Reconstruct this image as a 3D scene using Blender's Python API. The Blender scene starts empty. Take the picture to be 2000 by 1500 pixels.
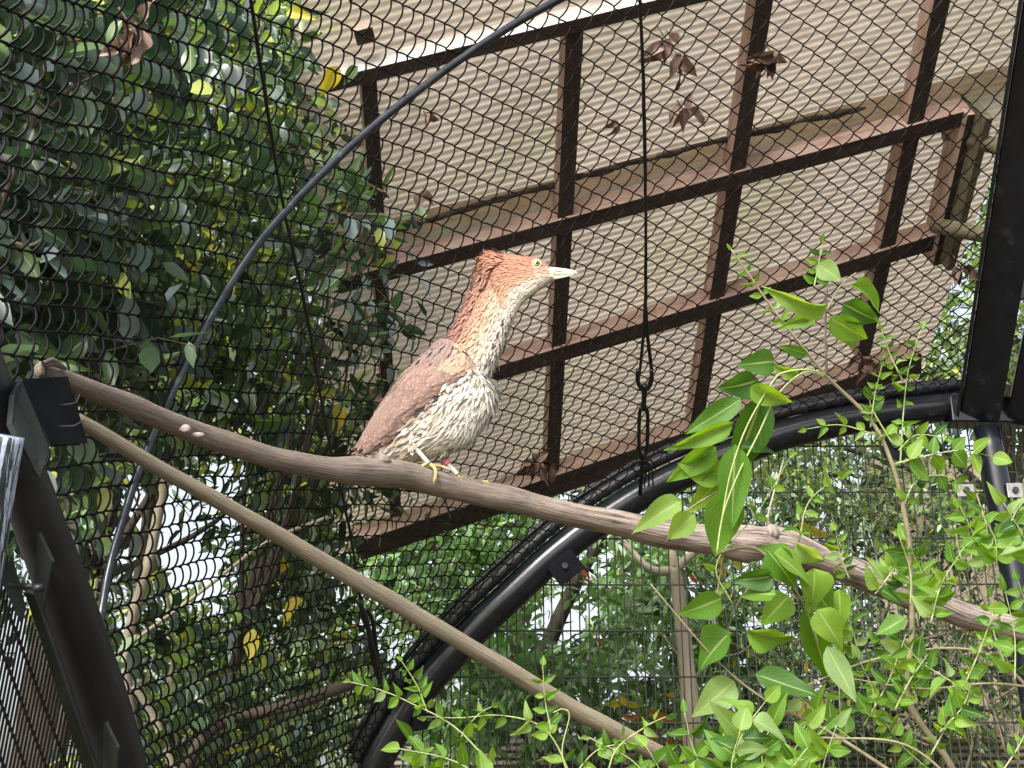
import bpy, math, random
import numpy as np
from mathutils import Vector, Matrix
random.seed(7); RNG = np.random.default_rng(7)
SC = bpy.context.scene
COL = SC.collection

# ---------------------------------------------------------------- camera, sky, sun, exposure
PITCH = math.radians(20); F = 2500.0
CAM = np.array([0, 0, 1.6])
RIGHT = np.array([1.0, 0, 0]); FWD = np.array([0, math.cos(PITCH), math.sin(PITCH)]); UP = np.array([0, -math.sin(PITCH), math.cos(PITCH)])
cd = bpy.data.cameras.new('camera'); cam = bpy.data.objects.new('camera', cd); COL.objects.link(cam)
cd.sensor_width = 36; cd.lens = F / 2000 * 36; cd.clip_start = .05; cd.clip_end = 400
cam.location = CAM; cam.rotation_euler = (math.radians(90) + PITCH, 0, 0); SC.camera = cam

SUN_EL, SUN_AZ = math.radians(38), math.radians(205)      # azimuth clockwise from +Y
w = bpy.data.worlds.new('World'); SC.world = w; w.use_nodes = True
nt = w.node_tree; nt.nodes.clear()
sky = nt.nodes.new('ShaderNodeTexSky'); sky.sky_type = 'NISHITA'; sky.sun_disc = False
sky.sun_elevation = SUN_EL; sky.sun_rotation = SUN_AZ; sky.dust_density = 6; sky.air_density = 1.0; sky.ozone_density = 1
hs = nt.nodes.new('ShaderNodeHueSaturation'); hs.inputs['Saturation'].default_value = .4
bg = nt.nodes.new('ShaderNodeBackground'); bg.inputs['Strength'].default_value = .15
wo = nt.nodes.new('ShaderNodeOutputWorld')
nt.links.new(sky.outputs[0], hs.inputs['Color']); nt.links.new(hs.outputs[0], bg.inputs[0]); nt.links.new(bg.outputs[0], wo.inputs[0])
sd = bpy.data.lights.new('sun', 'SUN'); sun = bpy.data.objects.new('sun', sd); COL.objects.link(sun)
sd.energy = 1.5; sd.angle = math.radians(14); sd.color = (1, .985, .955)
sdir = Vector((math.sin(SUN_AZ) * math.cos(SUN_EL), math.cos(SUN_AZ) * math.cos(SUN_EL), math.sin(SUN_EL)))
sun.rotation_euler = (-sdir).to_track_quat('-Z', 'Y').to_euler(); sun.location = (0, -3, 12)
SC.view_settings.view_transform = 'Standard'; SC.view_settings.look = 'None'; SC.view_settings.gamma = 1
SC.view_settings.use_curve_mapping = False; SC.view_settings.exposure = 1.25

# ---------------------------------------------------------------- helpers
def P(u, v, z):
    return CAM + z * ((u - 1000) / F * RIGHT + (750 - v) / F * UP + FWD)
def PY(u, v, Y):
    return P(u, v, Y / (math.cos(PITCH) - (750 - v) / F * math.sin(PITCH)))
def nrm(a):
    a = np.asarray(a, float); return a / (np.linalg.norm(a) + 1e-12)
def tag(o, label=None, cat=None, group=None, kind=None):
    if label: o['label'] = label
    if cat: o['category'] = cat
    if group: o['group'] = group
    if kind: o['kind'] = kind
    return o
def empty(name, loc, label=None, cat=None, group=None):
    o = bpy.data.objects.new(name, None); COL.objects.link(o); o.location = [float(c) for c in loc]; o.empty_display_size = .1
    return tag(o, label, cat, group)
def origin(par):
    q = np.zeros(3)
    while par is not None:
        q = q + np.array(par.location); par = par.parent
    return q
def mesh_from(name, V, Fa, mat, parent=None, smooth=True, uv=None, col=None, kind=None):
    V = np.asarray(V, float); off = origin(parent)
    loc = V.mean(0) - off if parent is not None else V.mean(0)
    c = V.mean(0)
    me = bpy.data.meshes.new(name); me.from_pydata((V - c).tolist(), [], [list(map(int, f)) for f in Fa]); me.update()
    if smooth: me.polygons.foreach_set('use_smooth', [True] * len(me.polygons))
    if mat is not None:
        for m in (mat if isinstance(mat, (list, tuple)) else [mat]): me.materials.append(m)
    li = np.empty(len(me.loops), int); me.loops.foreach_get('vertex_index', li)
    if uv is not None:
        L = me.uv_layers.new(name='UVMap'); L.data.foreach_set('uv', np.asarray(uv, float)[li].ravel())
    if col is not None:
        ca = me.color_attributes.new('tint', 'FLOAT_COLOR', 'POINT')
        cc = np.ones((len(V), 4)); cc[:, :3] = col; ca.data.foreach_set('color', cc.ravel())
    o = bpy.data.objects.new(name, me); COL.objects.link(o)
    o.location = loc.tolist()
    if parent is not None: o.parent = parent
    if kind: o['kind'] = kind
    return o
def catmull(pts, n):
    pts = np.asarray(pts, float)
    if len(pts) < 3:
        t = np.linspace(0, 1, n)[:, None]; return pts[0] * (1 - t) + pts[-1] * t
    ex = np.vstack([2 * pts[0] - pts[1], pts, 2 * pts[-1] - pts[-2]])
    out = []
    m = len(pts) - 1
    for s in np.linspace(0, m - 1e-6, n):
        i = int(s); t = s - i; a, b, c, d = ex[i:i + 4]
        out.append(.5 * (2 * b + (c - a) * t + (2 * a - 5 * b + 4 * c - d) * t * t + (3 * b - a - 3 * c + d) * t ** 3))
    return np.array(out)
def tube_data(path, rad, ns=8, caps=True, wob=0, seed=0):
    path = np.asarray(path, float); n = len(path); rad = np.broadcast_to(np.asarray(rad, float), (n,))
    T = np.gradient(path, axis=0); T /= np.linalg.norm(T, axis=1)[:, None] + 1e-12
    ref = np.array([0, 0, 1.0]) if abs(T[0][2]) < .9 else np.array([1.0, 0, 0])
    N = nrm(np.cross(T[0], ref)); V = []; UVs = []; L = 0
    rg = np.random.default_rng(seed)
    ph = rg.uniform(0, 6.28, (4, 2)); 
    for i in range(n):
        N = nrm(N - T[i] * np.dot(N, T[i])); Bn = np.cross(T[i], N)
        if i: L += np.linalg.norm(path[i] - path[i - 1])
        for k in range(ns):
            a = 2 * math.pi * k / ns
            r = rad[i]
            if wob: r *= 1 + wob * (math.sin(2 * a + ph[0, 0] + L * 9) * .5 + math.sin(3 * a + ph[1, 0] - L * 23) * .3 + math.sin(L * 41 + ph[2, 0] + a) * .4)
            V.append(path[i] + r * (math.cos(a) * N + math.sin(a) * Bn)); UVs.append((k / ns if k <= ns / 2 else 1 - k / ns, L))
    Fs = [(i * ns + k, i * ns + (k + 1) % ns, (i + 1) * ns + (k + 1) % ns, (i + 1) * ns + k) for i in range(n - 1) for k in range(ns)]
    if caps: Fs += [tuple(range(ns))[::-1], tuple(range((n - 1) * ns, n * ns))]
    return np.array(V), Fs, np.array(UVs)
class MB:
    def __init__(s): s.V = []; s.F = []; s.U = []; s.C = []; s.n = 0
    def add(s, V, Fs, U=None, C=None):
        V = np.asarray(V, float); s.V.append(V); s.F += [tuple(int(i) + s.n for i in f) for f in Fs]
        s.U.append(U if U is not None else np.zeros((len(V), 2))); s.C.append(np.broadcast_to(C if C is not None else (1, 1, 1), (len(V), 3))); s.n += len(V)
    def tube(s, path, rad, ns=8, wob=0, seed=0, C=None):
        V, Fs, U = tube_data(path, rad, ns, True, wob, seed); s.add(V, Fs, U, C)
    def box8(s, q):  # 8 corners: bottom 4, top 4
        s.add(q, [(0, 1, 2, 3)[::-1], (4, 5, 6, 7), (0, 1, 5, 4), (1, 2, 6, 5), (2, 3, 7, 6), (3, 0, 4, 7)])
    def build(s, name, mat, parent=None, smooth=True, kind=None, normals=None):
        o = mesh_from(name, np.vstack(s.V), s.F, mat, parent, smooth, np.vstack(s.U), np.vstack(s.C), kind)
        if normals is not None: o.data.normals_split_custom_set_from_vertices(np.vstack(normals).tolist())
        return o
def tube(name, path, rad, mat, parent=None, ns=10, n=None, wob=0, seed=0):
    path = np.asarray(path, float)
    if n:
        r0 = np.broadcast_to(np.asarray(rad, float), (len(path),)); rr = np.interp(np.linspace(0, len(path) - 1, n), range(len(path)), r0)
        path = catmull(path, n); rad = rr
    V, Fs, U = tube_data(path, rad, ns, True, wob, seed)
    return mesh_from(name, V, Fs, mat, parent, True, U)
def beam(name, a, b, wv, hv, mat, parent=None, bev=.003):
    """box from a to b; wv, hv full-size cross vectors centred on a-b"""
    a, b, wv, hv = map(lambda q: np.asarray(q, float), (a, b, wv, hv))
    q = [a - wv / 2 - hv / 2, a + wv / 2 - hv / 2, a + wv / 2 + hv / 2, a - wv / 2 + hv / 2]
    q += [p + (b - a) for p in q]
    m = MB(); m.box8(np.array(q)); o = m.build(name, mat, parent, smooth=False)
    if bev:
        md = o.modifiers.new('bevel', 'BEVEL'); md.width = bev; md.segments = 2; md.limit_method = 'ANGLE'
    return o

# ---------------------------------------------------------------- materials
def mat_new(name):
    m = bpy.data.materials.new(name); m.use_nodes = True; nt = m.node_tree; b = nt.nodes['Principled BSDF']; return m, nt, b
def ramp(nt, fac, stops):
    r = nt.nodes.new('ShaderNodeValToRGB'); nt.links.new(fac, r.inputs[0])
    e = r.color_ramp.elements
    while len(e) < len(stops): e.new(.5)
    for q, (p, c) in zip(e, stops): q.position = p; q.color = (*c, 1) if len(c) == 3 else c
    return r.outputs[0]
def coords(nt, kind='Object', scale=(1, 1, 1)):
    t = nt.nodes.new('ShaderNodeTexCoord'); m = nt.nodes.new('ShaderNodeMapping'); m.inputs['Scale'].default_value = scale
    nt.links.new(t.outputs[kind], m.inputs[0]); return m.outputs[0]
def noise(nt, vec, sc, det=6, rough=.6, dist=0):
    n = nt.nodes.new('ShaderNodeTexNoise'); n.inputs['Scale'].default_value = sc; n.inputs['Detail'].default_value = det
    n.inputs['Roughness'].default_value = rough; n.inputs['Distortion'].default_value = dist; nt.links.new(vec, n.inputs['Vector']); return n.outputs['Fac']
def mix(nt, a, b, fac, mode='MIX'):
    m = nt.nodes.new('ShaderNodeMix'); m.data_type = 'RGBA'; m.blend_type = mode
    for i, s in ((6, a), (7, b)):
        if isinstance(s, tuple): m.inputs[i].default_value = (*s, 1)
        else: nt.links.new(s, m.inputs[i])
    if isinstance(fac, (int, float)): m.inputs[0].default_value = fac
    else: nt.links.new(fac, m.inputs[0])
    return m.outputs[2]
def bump(nt, b, h, st=.3, dist=.002):
    n = nt.nodes.new('ShaderNodeBump'); n.inputs['Strength'].default_value = st; n.inputs['Distance'].default_value = dist
    nt.links.new(h, n.inputs['Height']); nt.links.new(n.outputs[0], b.inputs['Normal'])
def simple(name, stops, sc=30, rough=.6, metal=0, kind='Object', scale=(1, 1, 1), bst=.3, bd=.002, spec=.5, det=6, coat=0):
    m, nt, b = mat_new(name); v = coords(nt, kind, scale); n = noise(nt, v, sc, det)
    nt.links.new(ramp(nt, n, stops), b.inputs['Base Color']); b.inputs['Roughness'].default_value = rough; b.inputs['Metallic'].default_value = metal
    b.inputs['Specular IOR Level'].default_value = spec; b.inputs['Coat Weight'].default_value = coat
    if bst: bump(nt, b, n, bst, bd)
    return m
M = {}
M['black_steel'] = simple('black_painted_steel', [(.3, (.004, .006, .010)), (.62, (.009, .012, .017)), (.8, (.05, .055, .06))], 17, .24, 0, bst=.25, bd=.003)
M['rail'] = simple('black_rail_steel', [(.35, (.006, .008, .012)), (.7, (.02, .022, .026))], 25, .45)
M['tube_steel'] = simple('weathered_dark_tube', [(.3, (.006, .008, .012)), (.55, (.015, .016, .021)), (.8, (.045, .044, .05))], 9, .45, bst=.4, bd=.002)
M['matt_black'] = simple('matt_black_plate', [(.3, (.003, .004, .006)), (.65, (.008, .009, .012)), (.85, (.03, .03, .032))], 22, .7, spec=.15)
M['plate'] = simple('dark_green_plate', [(.3, (.01, .014, .012)), (.6, (.03, .04, .035)), (.8, (.09, .1, .08))], 18, .6)
M['net_wire'] = simple('black_vinyl_wire', [(.3, (.004, .0035, .004)), (.7, (.009, .008, .009))], 60, .5, bst=0, spec=.18)
M['weld_wire'] = simple('dark_mesh_wire', [(.3, (.012, .012, .012)), (.7, (.03, .03, .028))], 60, .5, bst=0)
M['grey_rod'] = simple('dark_grey_rod', [(.3, (.03, .034, .04)), (.6, (.06, .066, .075)), (.8, (.2, .21, .23))], 26, .3, .75, bst=.2)
M['cable'] = simple('black_cable', [(.3, (.005, .005, .005)), (.7, (.02, .02, .018))], 80, .6)
def peel():
    m, nt, b = mat_new('peeling_blue_white_pipe'); v = coords(nt, 'UV', (6, 3, 1)); n = noise(nt, v, 3, 8, .7, .6)
    nt.links.new(ramp(nt, n, [(.40, (.02, .035, .03)), (.50, (.05, .08, .075)), (.53, (.55, .62, .8)), (.8, (.7, .74, .88))]), b.inputs['Base Color'])
    b.inputs['Roughness'].default_value = .55; bump(nt, b, n, .5, .003); return m
M['peel'] = peel()
def galv():
    return simple('galvanised_plate', [(.3, (.2, .2, .2)), (.6, (.36, .36, .35)), (.8, (.12, .12, .11))], 20, .45, .6)
M['galv'] = galv()
def bark(name, stops, su=5, sv=1.0, crack=.35):
    m, nt, b = mat_new(name)
    v = coords(nt, 'UV', (14 * su, 9 * sv, 1)); n1 = noise(nt, v, 1.0, 8, .7, .35)
    v2 = coords(nt, 'UV', (2, 5, 1)); n2 = noise(nt, v2, 3, 5, .6)
    c = ramp(nt, n1, stops)
    c2 = mix(nt, c, mix(nt, c, (.36, .27, .2), .5), ramp(nt, n2, [(.45, (0, 0, 0)), (.62, (1, 1, 1))]))
    # small pale lenticels
    vo = nt.nodes.new('ShaderNodeTexVoronoi'); vo.inputs['Scale'].default_value = 1; nt.links.new(coords(nt, 'UV', (7, 22, 1)), vo.inputs['Vector'])
    c3 = mix(nt, c2, (.42, .33, .22), ramp(nt, vo.outputs['Distance'], [(.06, (.8, .8, .8)), (.12, (0, 0, 0))]))
    nt.links.new(c3, b.inputs['Base Color']); b.inputs['Roughness'].default_value = .8; b.inputs['Specular IOR Level'].default_value = .25
    mx = nt.nodes.new('ShaderNodeMath'); mx.operation = 'ADD'; nt.links.new(n1, mx.inputs[0]); nt.links.new(n2, mx.inputs[1])
    bump(nt, b, mx.outputs[0], 1.0, .006); return m
M['bark'] = bark('smooth_brown_bark', [(.3, (.06, .048, .04)), (.43, (.2, .16, .135)), (.6, (.37, .315, .27)), (.8, (.5, .45, .4))])
M['bark_crack'] = bark('cracked_grey_bark', [(.36, (.012, .009, .008)), (.45, (.18, .14, .12)), (.56, (.4, .335, .29)), (.8, (.56, .5, .45))], 2.6, .55)
M['dowel'] = bark('weathered_dowel', [(.32, (.08, .065, .04)), (.45, (.28, .245, .17)), (.6, (.44, .39, .29)), (.8, (.58, .53, .43))], 5, .25)
M['twig'] = simple('brown_twig', [(.3, (.06, .04, .03)), (.7, (.16, .12, .09))], 30, .8)
M['stem_tan'] = simple('tan_stem', [(.3, (.16, .13, .08)), (.7, (.32, .27, .17))], 30, .7)
M['stem_green'] = simple('green_stem', [(.3, (.25, .33, .1)), (.7, (.4, .46, .2))], 30, .6)
M['trunk_pale'] = simple('pale_tree_trunk', [(.3, (.22, .19, .13)), (.6, (.36, .32, .23)), (.8, (.45, .41, .32))], 9, .85, scale=(1, 1, .3))
M['trunk_dark'] = simple('dark_tree_bark', [(.3, (.025, .02, .015)), (.7, (.09, .075, .055))], 12, .9, scale=(1, 1, .3))
def wood(name, stops, rough=.75):
    m, nt, b = mat_new(name); v = coords(nt, 'Object', (1, 1, 1)); w_ = nt.nodes.new('ShaderNodeTexNoise')
    n = noise(nt, coords(nt, 'Object', (3, 26, 26)), 1.5, 6, .6, .6); n2 = noise(nt, v, 4, 4)
    c = ramp(nt, n, stops); nt.links.new(mix(nt, c, (.06, .045, .035), ramp(nt, n2, [(.5, (0, 0, 0)), (.75, (.6, .6, .6))])), b.inputs['Base Color'])
    b.inputs['Roughness'].default_value = rough; bump(nt, b, n, .25, .002); return m
M['roof_wood'] = wood('red_brown_timber', [(.3, (.38, .24, .19)), (.55, (.56, .40, .33)), (.8, (.68, .56, .49))])
M['glare_wood'] = wood('timber_painted_glare', [(.3, (.5, .45, .42)), (.55, (.68, .64, .6)), (.8, (.78, .75, .72))])  # timber whitened by glare, painted into its colour, for the top purlin
def lapmat():
    m, nt, b = mat_new('doubled_sheet_lap'); out = nt.nodes['Material Output']; n = noise(nt, coords(nt, 'Object', (1, 12, 12)), 5, 7, .7)
    c = ramp(nt, n, [(.3, (.28, .2, .15)), (.5, (.5, .4, .32)), (.75, (.62, .52, .43))]); nt.links.new(c, b.inputs['Base Color']); b.inputs['Roughness'].default_value = .8
    tr = nt.nodes.new('ShaderNodeBsdfTranslucent'); nt.links.new(c, tr.inputs[0]); mx = nt.nodes.new('ShaderNodeMixShader'); mx.inputs[0].default_value = .6
    nt.links.new(b.outputs[0], mx.inputs[1]); nt.links.new(tr.outputs[0], mx.inputs[2]); nt.links.new(mx.outputs[0], out.inputs[0]); return m
M['lapsheet'] = lapmat()
M['under_shade'] = wood('timber_underside_shade', [(.3, (.03, .02, .017)), (.55, (.06, .042, .035)), (.8, (.11, .08, .065))])  # same timber with the shade of its downward faces painted into the colour
M['lap'] = wood('pinkish_grey_batten', [(.3, (.3, .22, .17)), (.55, (.44, .35, .28)), (.8, (.52, .43, .36))])
M['log'] = simple('olive_timber_log', [(.3, (.1, .09, .05)), (.6, (.22, .2, .12)), (.8, (.3, .28, .19))], 12, .8, scale=(1, 1, 4))
M['slat'] = simple('weathered_grey_slat', [(.3, (.11, .09, .07)), (.6, (.26, .23, .19)), (.8, (.38, .35, .3))], 5, .8, scale=(1, 12, 12))
M['plaster'] = simple('tan_rendered_wall', [(.3, (.08, .075, .045)), (.5, (.2, .17, .11)), (.8, (.3, .26, .18))], 2, .9)
M['ground'] = simple('leaf_litter_ground', [(.3, (.03, .022, .012)), (.6, (.08, .06, .035)), (.8, (.13, .11, .06))], 6, .95, bd=.02)
def sheet():
    m, nt, b = mat_new('mossy_translucent_sheet'); out = nt.nodes['Material Output']
    v = coords(nt, 'UV', (1, 1, 1)); vs = coords(nt, 'UV', (2.2, 14, 1))
    n1 = noise(nt, vs, 3.2, 9, .78); n2 = noise(nt, v, 1.3, 5, .6); n3 = noise(nt, coords(nt, 'UV', (12, 60, 1)), 1, 4, .7)
    c = ramp(nt, n1, [(.28, (.3, .235, .17)), (.42, (.5, .41, .32)), (.55, (.62, .52, .42)), (.72, (.74, .65, .55))])
    c = mix(nt, c, (.40, .39, .2), ramp(nt, n2, [(.45, (0, 0, 0)), (.7, (.5, .5, .5))]))
    c = mix(nt, c, (.62, .56, .12), ramp(nt, n3, [(.66, (0, 0, 0)), (.74, (.7, .7, .7))]))
    c = mix(nt, c, (.16, .13, .07), ramp(nt, n3, [(.22, (.8, .8, .8)), (.34, (0, 0, 0))]))
    tr = nt.nodes.new('ShaderNodeBsdfTranslucent'); nt.links.new(c, tr.inputs[0]); nt.links.new(c, b.inputs['Base Color']); b.inputs['Roughness'].default_value = .85; b.inputs['Specular IOR Level'].default_value = .2
    mx = nt.nodes.new('ShaderNodeMixShader'); mx.inputs[0].default_value = .55; nt.links.new(b.outputs[0], mx.inputs[1]); nt.links.new(tr.outputs[0], mx.inputs[2]); nt.links.new(mx.outputs[0], out.inputs[0])
    bump(nt, b, n1, .6, .004); return m
M['sheet'] = sheet()
def leafmat(name, rough=.4, trans=.45, tcol=(1.15, 1.3, .5), veins=True, base=None, spec=.5):
    m, nt, b = mat_new(name); out = nt.nodes['Material Output']
    a = nt.nodes.new('ShaderNodeAttribute'); a.attribute_name = 'tint'; c = a.outputs['Color']
    if base:
        oi = nt.nodes.new('ShaderNodeObjectInfo'); c = ramp(nt, oi.outputs['Random'], base)
    n = noise(nt, coords(nt, 'Object'), 25, 4); c = mix(nt, c, (.0, .0, .0), ramp(nt, n, [(.4, (0, 0, 0)), (.8, (.25, .25, .25))]))
    if veins:
        sx = nt.nodes.new('ShaderNodeSeparateXYZ'); nt.links.new(coords(nt, 'UV'), sx.inputs[0])
        ab = nt.nodes.new('ShaderNodeMath'); ab.operation = 'ABSOLUTE'; nt.links.new(sx.outputs[0], ab.inputs[0])
        mid = ramp(nt, ab.outputs[0], [(.03, (1, 1, 1)), (.09, (0, 0, 0))])
        su = nt.nodes.new('ShaderNodeMath'); su.operation = 'MULTIPLY_ADD'; nt.links.new(ab.outputs[0], su.inputs[0]); su.inputs[1].default_value = -.45; nt.links.new(sx.outputs[1], su.inputs[2])
        fr = nt.nodes.new('ShaderNodeMath'); fr.operation = 'MULTIPLY'; nt.links.new(su.outputs[0], fr.inputs[0]); fr.inputs[1].default_value = 8
        f2 = nt.nodes.new('ShaderNodeMath'); f2.operation = 'FRACT'; nt.links.new(fr.outputs[0], f2.inputs[0])
        side = ramp(nt, f2.outputs[0], [(.0, (.45, .45, .45)), (.08, (0, 0, 0))])
        mk = mix(nt, mid, side, 1, 'ADD'); c = mix(nt, c, mix(nt, c, (.55, .65, .3), .55), mk)
    nt.links.new(c, b.inputs['Base Color']); b.inputs['Roughness'].default_value = rough; b.inputs['Specular IOR Level'].default_value = spec
    tc = mix(nt, c, tcol, 1, 'MULTIPLY'); tr = nt.nodes.new('ShaderNodeBsdfTranslucent'); nt.links.new(tc, tr.inputs[0])
    mx = nt.nodes.new('ShaderNodeMixShader'); mx.inputs[0].default_value = trans; nt.links.new(b.outputs[0], mx.inputs[1]); nt.links.new(tr.outputs[0], mx.inputs[2]); nt.links.new(mx.outputs[0], out.inputs[0]); return m
M['leaf'] = leafmat('foliage_leaf', .33, .4, (1.3, 1.5, .6), veins=False)
M['leaf_big'] = leafmat('veined_laurel_leaf', .28, .3, (1.3, 1.5, .6), base=[(0, (.02, .05, .03)), (.5, (.04, .09, .045)), (.85, (.07, .13, .05)), (1, (.12, .2, .06))], spec=.7)
M['leaf_fresh'] = leafmat('fresh_green_leaf', .5, .55, (1.5, 1.4, .3), base=[(0, (.05, .14, .03)), (.15, (.10, .24, .03)), (.5, (.16, .33, .04)), (.85, (.25, .42, .06)), (1, (.3, .44, .2))], spec=.3)
M['leaf_dry'] = leafmat('dry_brown_leaf', .7, .2, (1, .9, .7), False, base=[(0, (.1, .06, .045)), (.6, (.2, .13, .1)), (1, (.38, .28, .24))], spec=.2)
M['leaf_yellow'] = leafmat('yellow_leaf', .4, .5, (1, 1, .5), base=[(0, (.6, .48, .03)), (1, (.75, .65, .1))])
M['leaf_red'] = leafmat('orange_red_leaf', .4, .4, (1, .8, .5), base=[(0, (.6, .12, .05)), (1, (.7, .32, .08))])

# ================================================================ setting
g = 60
mesh_from('ground', [(-g, -g, 0), (g, -g, 0), (g, g, 0), (-g, g, 0)], [(0, 1, 2, 3)], M['ground'], smooth=False)['kind'] = 'structure'

# ---------------------------------------------------------------- netting: surface measured as depth field, chain link woven over it
DEP = [1.44564, 0.30076, 0.07464, 0.06606, 0.38927, 0.25353, 0.31551, -0.28531, 3e-05, 0.0988]
QW = [0.0, -4.29641, -0.25885, -5.84095, -7.28855, 54.95103, 17.14538, 7.40244, -3.58223, -0.45958, 7.6066, -0.22924, -0.17786, 0.77658, 3.86257]
QT = [0.0, 28.7352, 11.15371, 3.93501, -0.97207, 18.96966, 20.93218, 19.98076, 7.68241, -8.91679, -0.26559, 1.89933, -1.45297, -3.26164, 3.58789]
def poly(c, x, y, d):
    u = (np.asarray(x, float) - 1000) / 1000; v = (np.asarray(y, float) - 750) / 1000; s = 0; k = 0
    for i in range(d + 1):
        for j in range(d + 1 - i): s = s + c[k] * u ** i * v ** j; k += 1
    return s
def netz(x, y): return np.exp(poly(DEP, x, y, 3))
def netP(x, y, off=0):
    z = netz(x, y) + off; x = np.asarray(x, float); y = np.asarray(y, float)
    return CAM + z[..., None] * ((x[..., None] - 1000) / F * RIGHT + (750 - y[..., None]) / F * UP + FWD)
ARCH = [(716, 1530), (745, 1470), (818, 1353), (916, 1241), (1000, 1160), (1087, 1080), (1160, 1025), (1260, 962), (1350, 918), (1440, 882), (1545, 845), (1685, 815), (1825, 797), (1890, 790)]
DOM = np.array([(-150, -150), (2030, -150), (1993, 20), (1872, 770)] + [(a - 14, b - 30) for a, b in ARCH[::-1][1:]] + [(640, 1640), (320, 1640), (235, 1400), (150, 1150), (90, 1000), (50, 880), (-10, 740), (-90, 560), (-150, 430)], float)
def inside(x, y):
    r = np.zeros(x.shape, bool); n = len(DOM)
    for i in range(n):
        x1, y1 = DOM[i]; x2, y2 = DOM[(i + 1) % n]
        c = ((y1 > y) != (y2 > y)) & (x < (x2 - x1) * (y - y1) / (y2 - y1 + 1e-9) + x1); r ^= c
    return r
gx, gy = np.meshgrid(np.arange(-150, 2060, 12.0), np.arange(-150, 1650, 12.0)); ok = inside(gx, gy); gx, gy = gx[ok], gy[ok]
gw, gt = poly(QW, gx, gy, 4), poly(QT, gx, gy, 4)
W0, W1 = int(gw.min()), int(gw.max()) + 1
net = empty('chain_link_netting', netP(np.array(900.), np.array(700.)), 'black chain-link netting stretched over the arched aviary roof behind the bird', 'netting')
SEG = 14
nwires = 0
for wi in range(W0, W1 + 1):
    sel = np.abs(gw - wi) < .7
    if sel.sum() < 3: continue
    t0, t1 = gt[sel].min() - .5, gt[sel].max() + .5
    ts = np.arange(math.floor(t0), math.ceil(t1) + 1e-6, 1 / SEG)
    # start guess from nearest grid sample, then Newton
    idx = np.where(sel)[0]; near = idx[np.argmin(np.abs(gt[idx][None, :] - ts[:, None]), axis=1)]
    ph = ((ts + .5 * (wi % 2)) % 1.0)
    tri = np.where(ph < .5, 1 - 4 * ph, 4 * ph - 3)           # +1 right turn at t=n, -1 left turn at n+1/2
    sm = np.sin(tri * math.pi / 2)
    lat = (.72 * tri + .28 * sm) * .5 * 1.06
    tw = wi + lat; tt = ts
    tw = tw + .07 * np.sin(tt * .9 + wi * .5) * np.sin(wi * .31 + 2) ; tt = tt + .06 * np.sin(tw * .45 + tt * .37)
    x = gx[near].copy(); y = gy[near].copy()
    for it in range(12):
        a = poly(QW, x, y, 4); b = poly(QT, x, y, 4); h = 1.0
        ax = (poly(QW, x + h, y, 4) - a); ay = (poly(QW, x, y + h, 4) - a); bx = (poly(QT, x + h, y, 4) - b); by = (poly(QT, x, y + h, 4) - b)
        D = ax * by - ay * bx; D = np.where(np.abs(D) < 1e-6, 1e-6, D); ea = tw - a; eb = tt - b
        x = x + np.clip((ea * by - ay * eb) / D, -60, 60); y = y + np.clip((ax * eb - ea * bx) / D, -60, 60)
    err = np.hypot(poly(QW, x, y, 4) - tw, poly(QT, x, y, 4) - tt)
    good = inside(x, y) & (err < .02)
    p = netP(x, y); nx = np.cross(netP(x + 4, y) - p, netP(x, y + 4) - p); nx /= np.linalg.norm(nx, axis=1)[:, None]
    nx *= np.sign((nx * (CAM - p)).sum(1))[:, None]            # towards the viewer's side
    HB = .0095
    bul = np.sin(2 * math.pi * ph)                              # + on right->left leg, - on the other
    sag = .012 * np.sin(x / 190 + y / 260) * np.sin(y / 150 - x / 310) + .003 * np.sin(x / 41 + y / 57)
    p = p + nx * (HB * bul + sag)[:, None]
    s0 = None
    for i in range(len(ts) + 1):
        g_ = i < len(ts) and good[i]
        if g_ and s0 is None: s0 = i
        if not g_ and s0 is not None:
            if i - s0 > 3: mb = MB(); mb.tube(p[s0:i], .0024, 5); mb.build('wire', M['net_wire'], net); nwires += 1
            s0 = None
print('net wires', nwires)

# ---------------------------------------------------------------- far arch, welded end wall
YW = 4.9
arch = empty('curved_arch', PY(720, 1500, YW), 'thick black curved tube arch where netting meets the upright mesh wall', 'arch')
ap = np.array([PY(a, b, YW) for a, b in ARCH])
tube('tube', ap, .061, M['black_steel'], arch, 20, 90, .01, 3)
tube('rail', [PY(a - 22 + i * .6, b - 44 + i * .5, YW - .02) for i, (a, b) in enumerate(ARCH)], .024, M['rail'], arch, 10, 90)
tube('rail', [PY(a - 34 + i * .8, b - 62 + i * 1.2, YW + .03) for i, (a, b) in enumerate(ARCH)], .012, M['rail'], arch, 8, 90)
m = MB(); ac = catmull([(a, b) for a, b in ARCH], 150)
for i in range(4, 146, 4):
    a, b = ac[i] + RNG.normal(0, 3, 2); c = PY(a - 22, b - 42, YW - .02); r = .03 + .006 * RNG.random()
    d1 = nrm(PY(*(ac[i] + (-.5, -1)), YW) - PY(*ac[i], YW)); tn = nrm(PY(*ac[min(i + 1, 149)], YW) - PY(*ac[i - 1], YW)); d1 = nrm(d1 - tn * np.dot(d1, tn)); d2 = np.cross(tn, d1)
    m.tube([c + r * (math.cos(t) * d1 * 1.3 + math.sin(t) * d2) + tn * .012 * t / 6 for t in np.linspace(0, 5.6, 10)], .0017, 4)
o = m.build('wire_tie', M['net_wire'], arch); o['kind'] = 'stuff'
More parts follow.
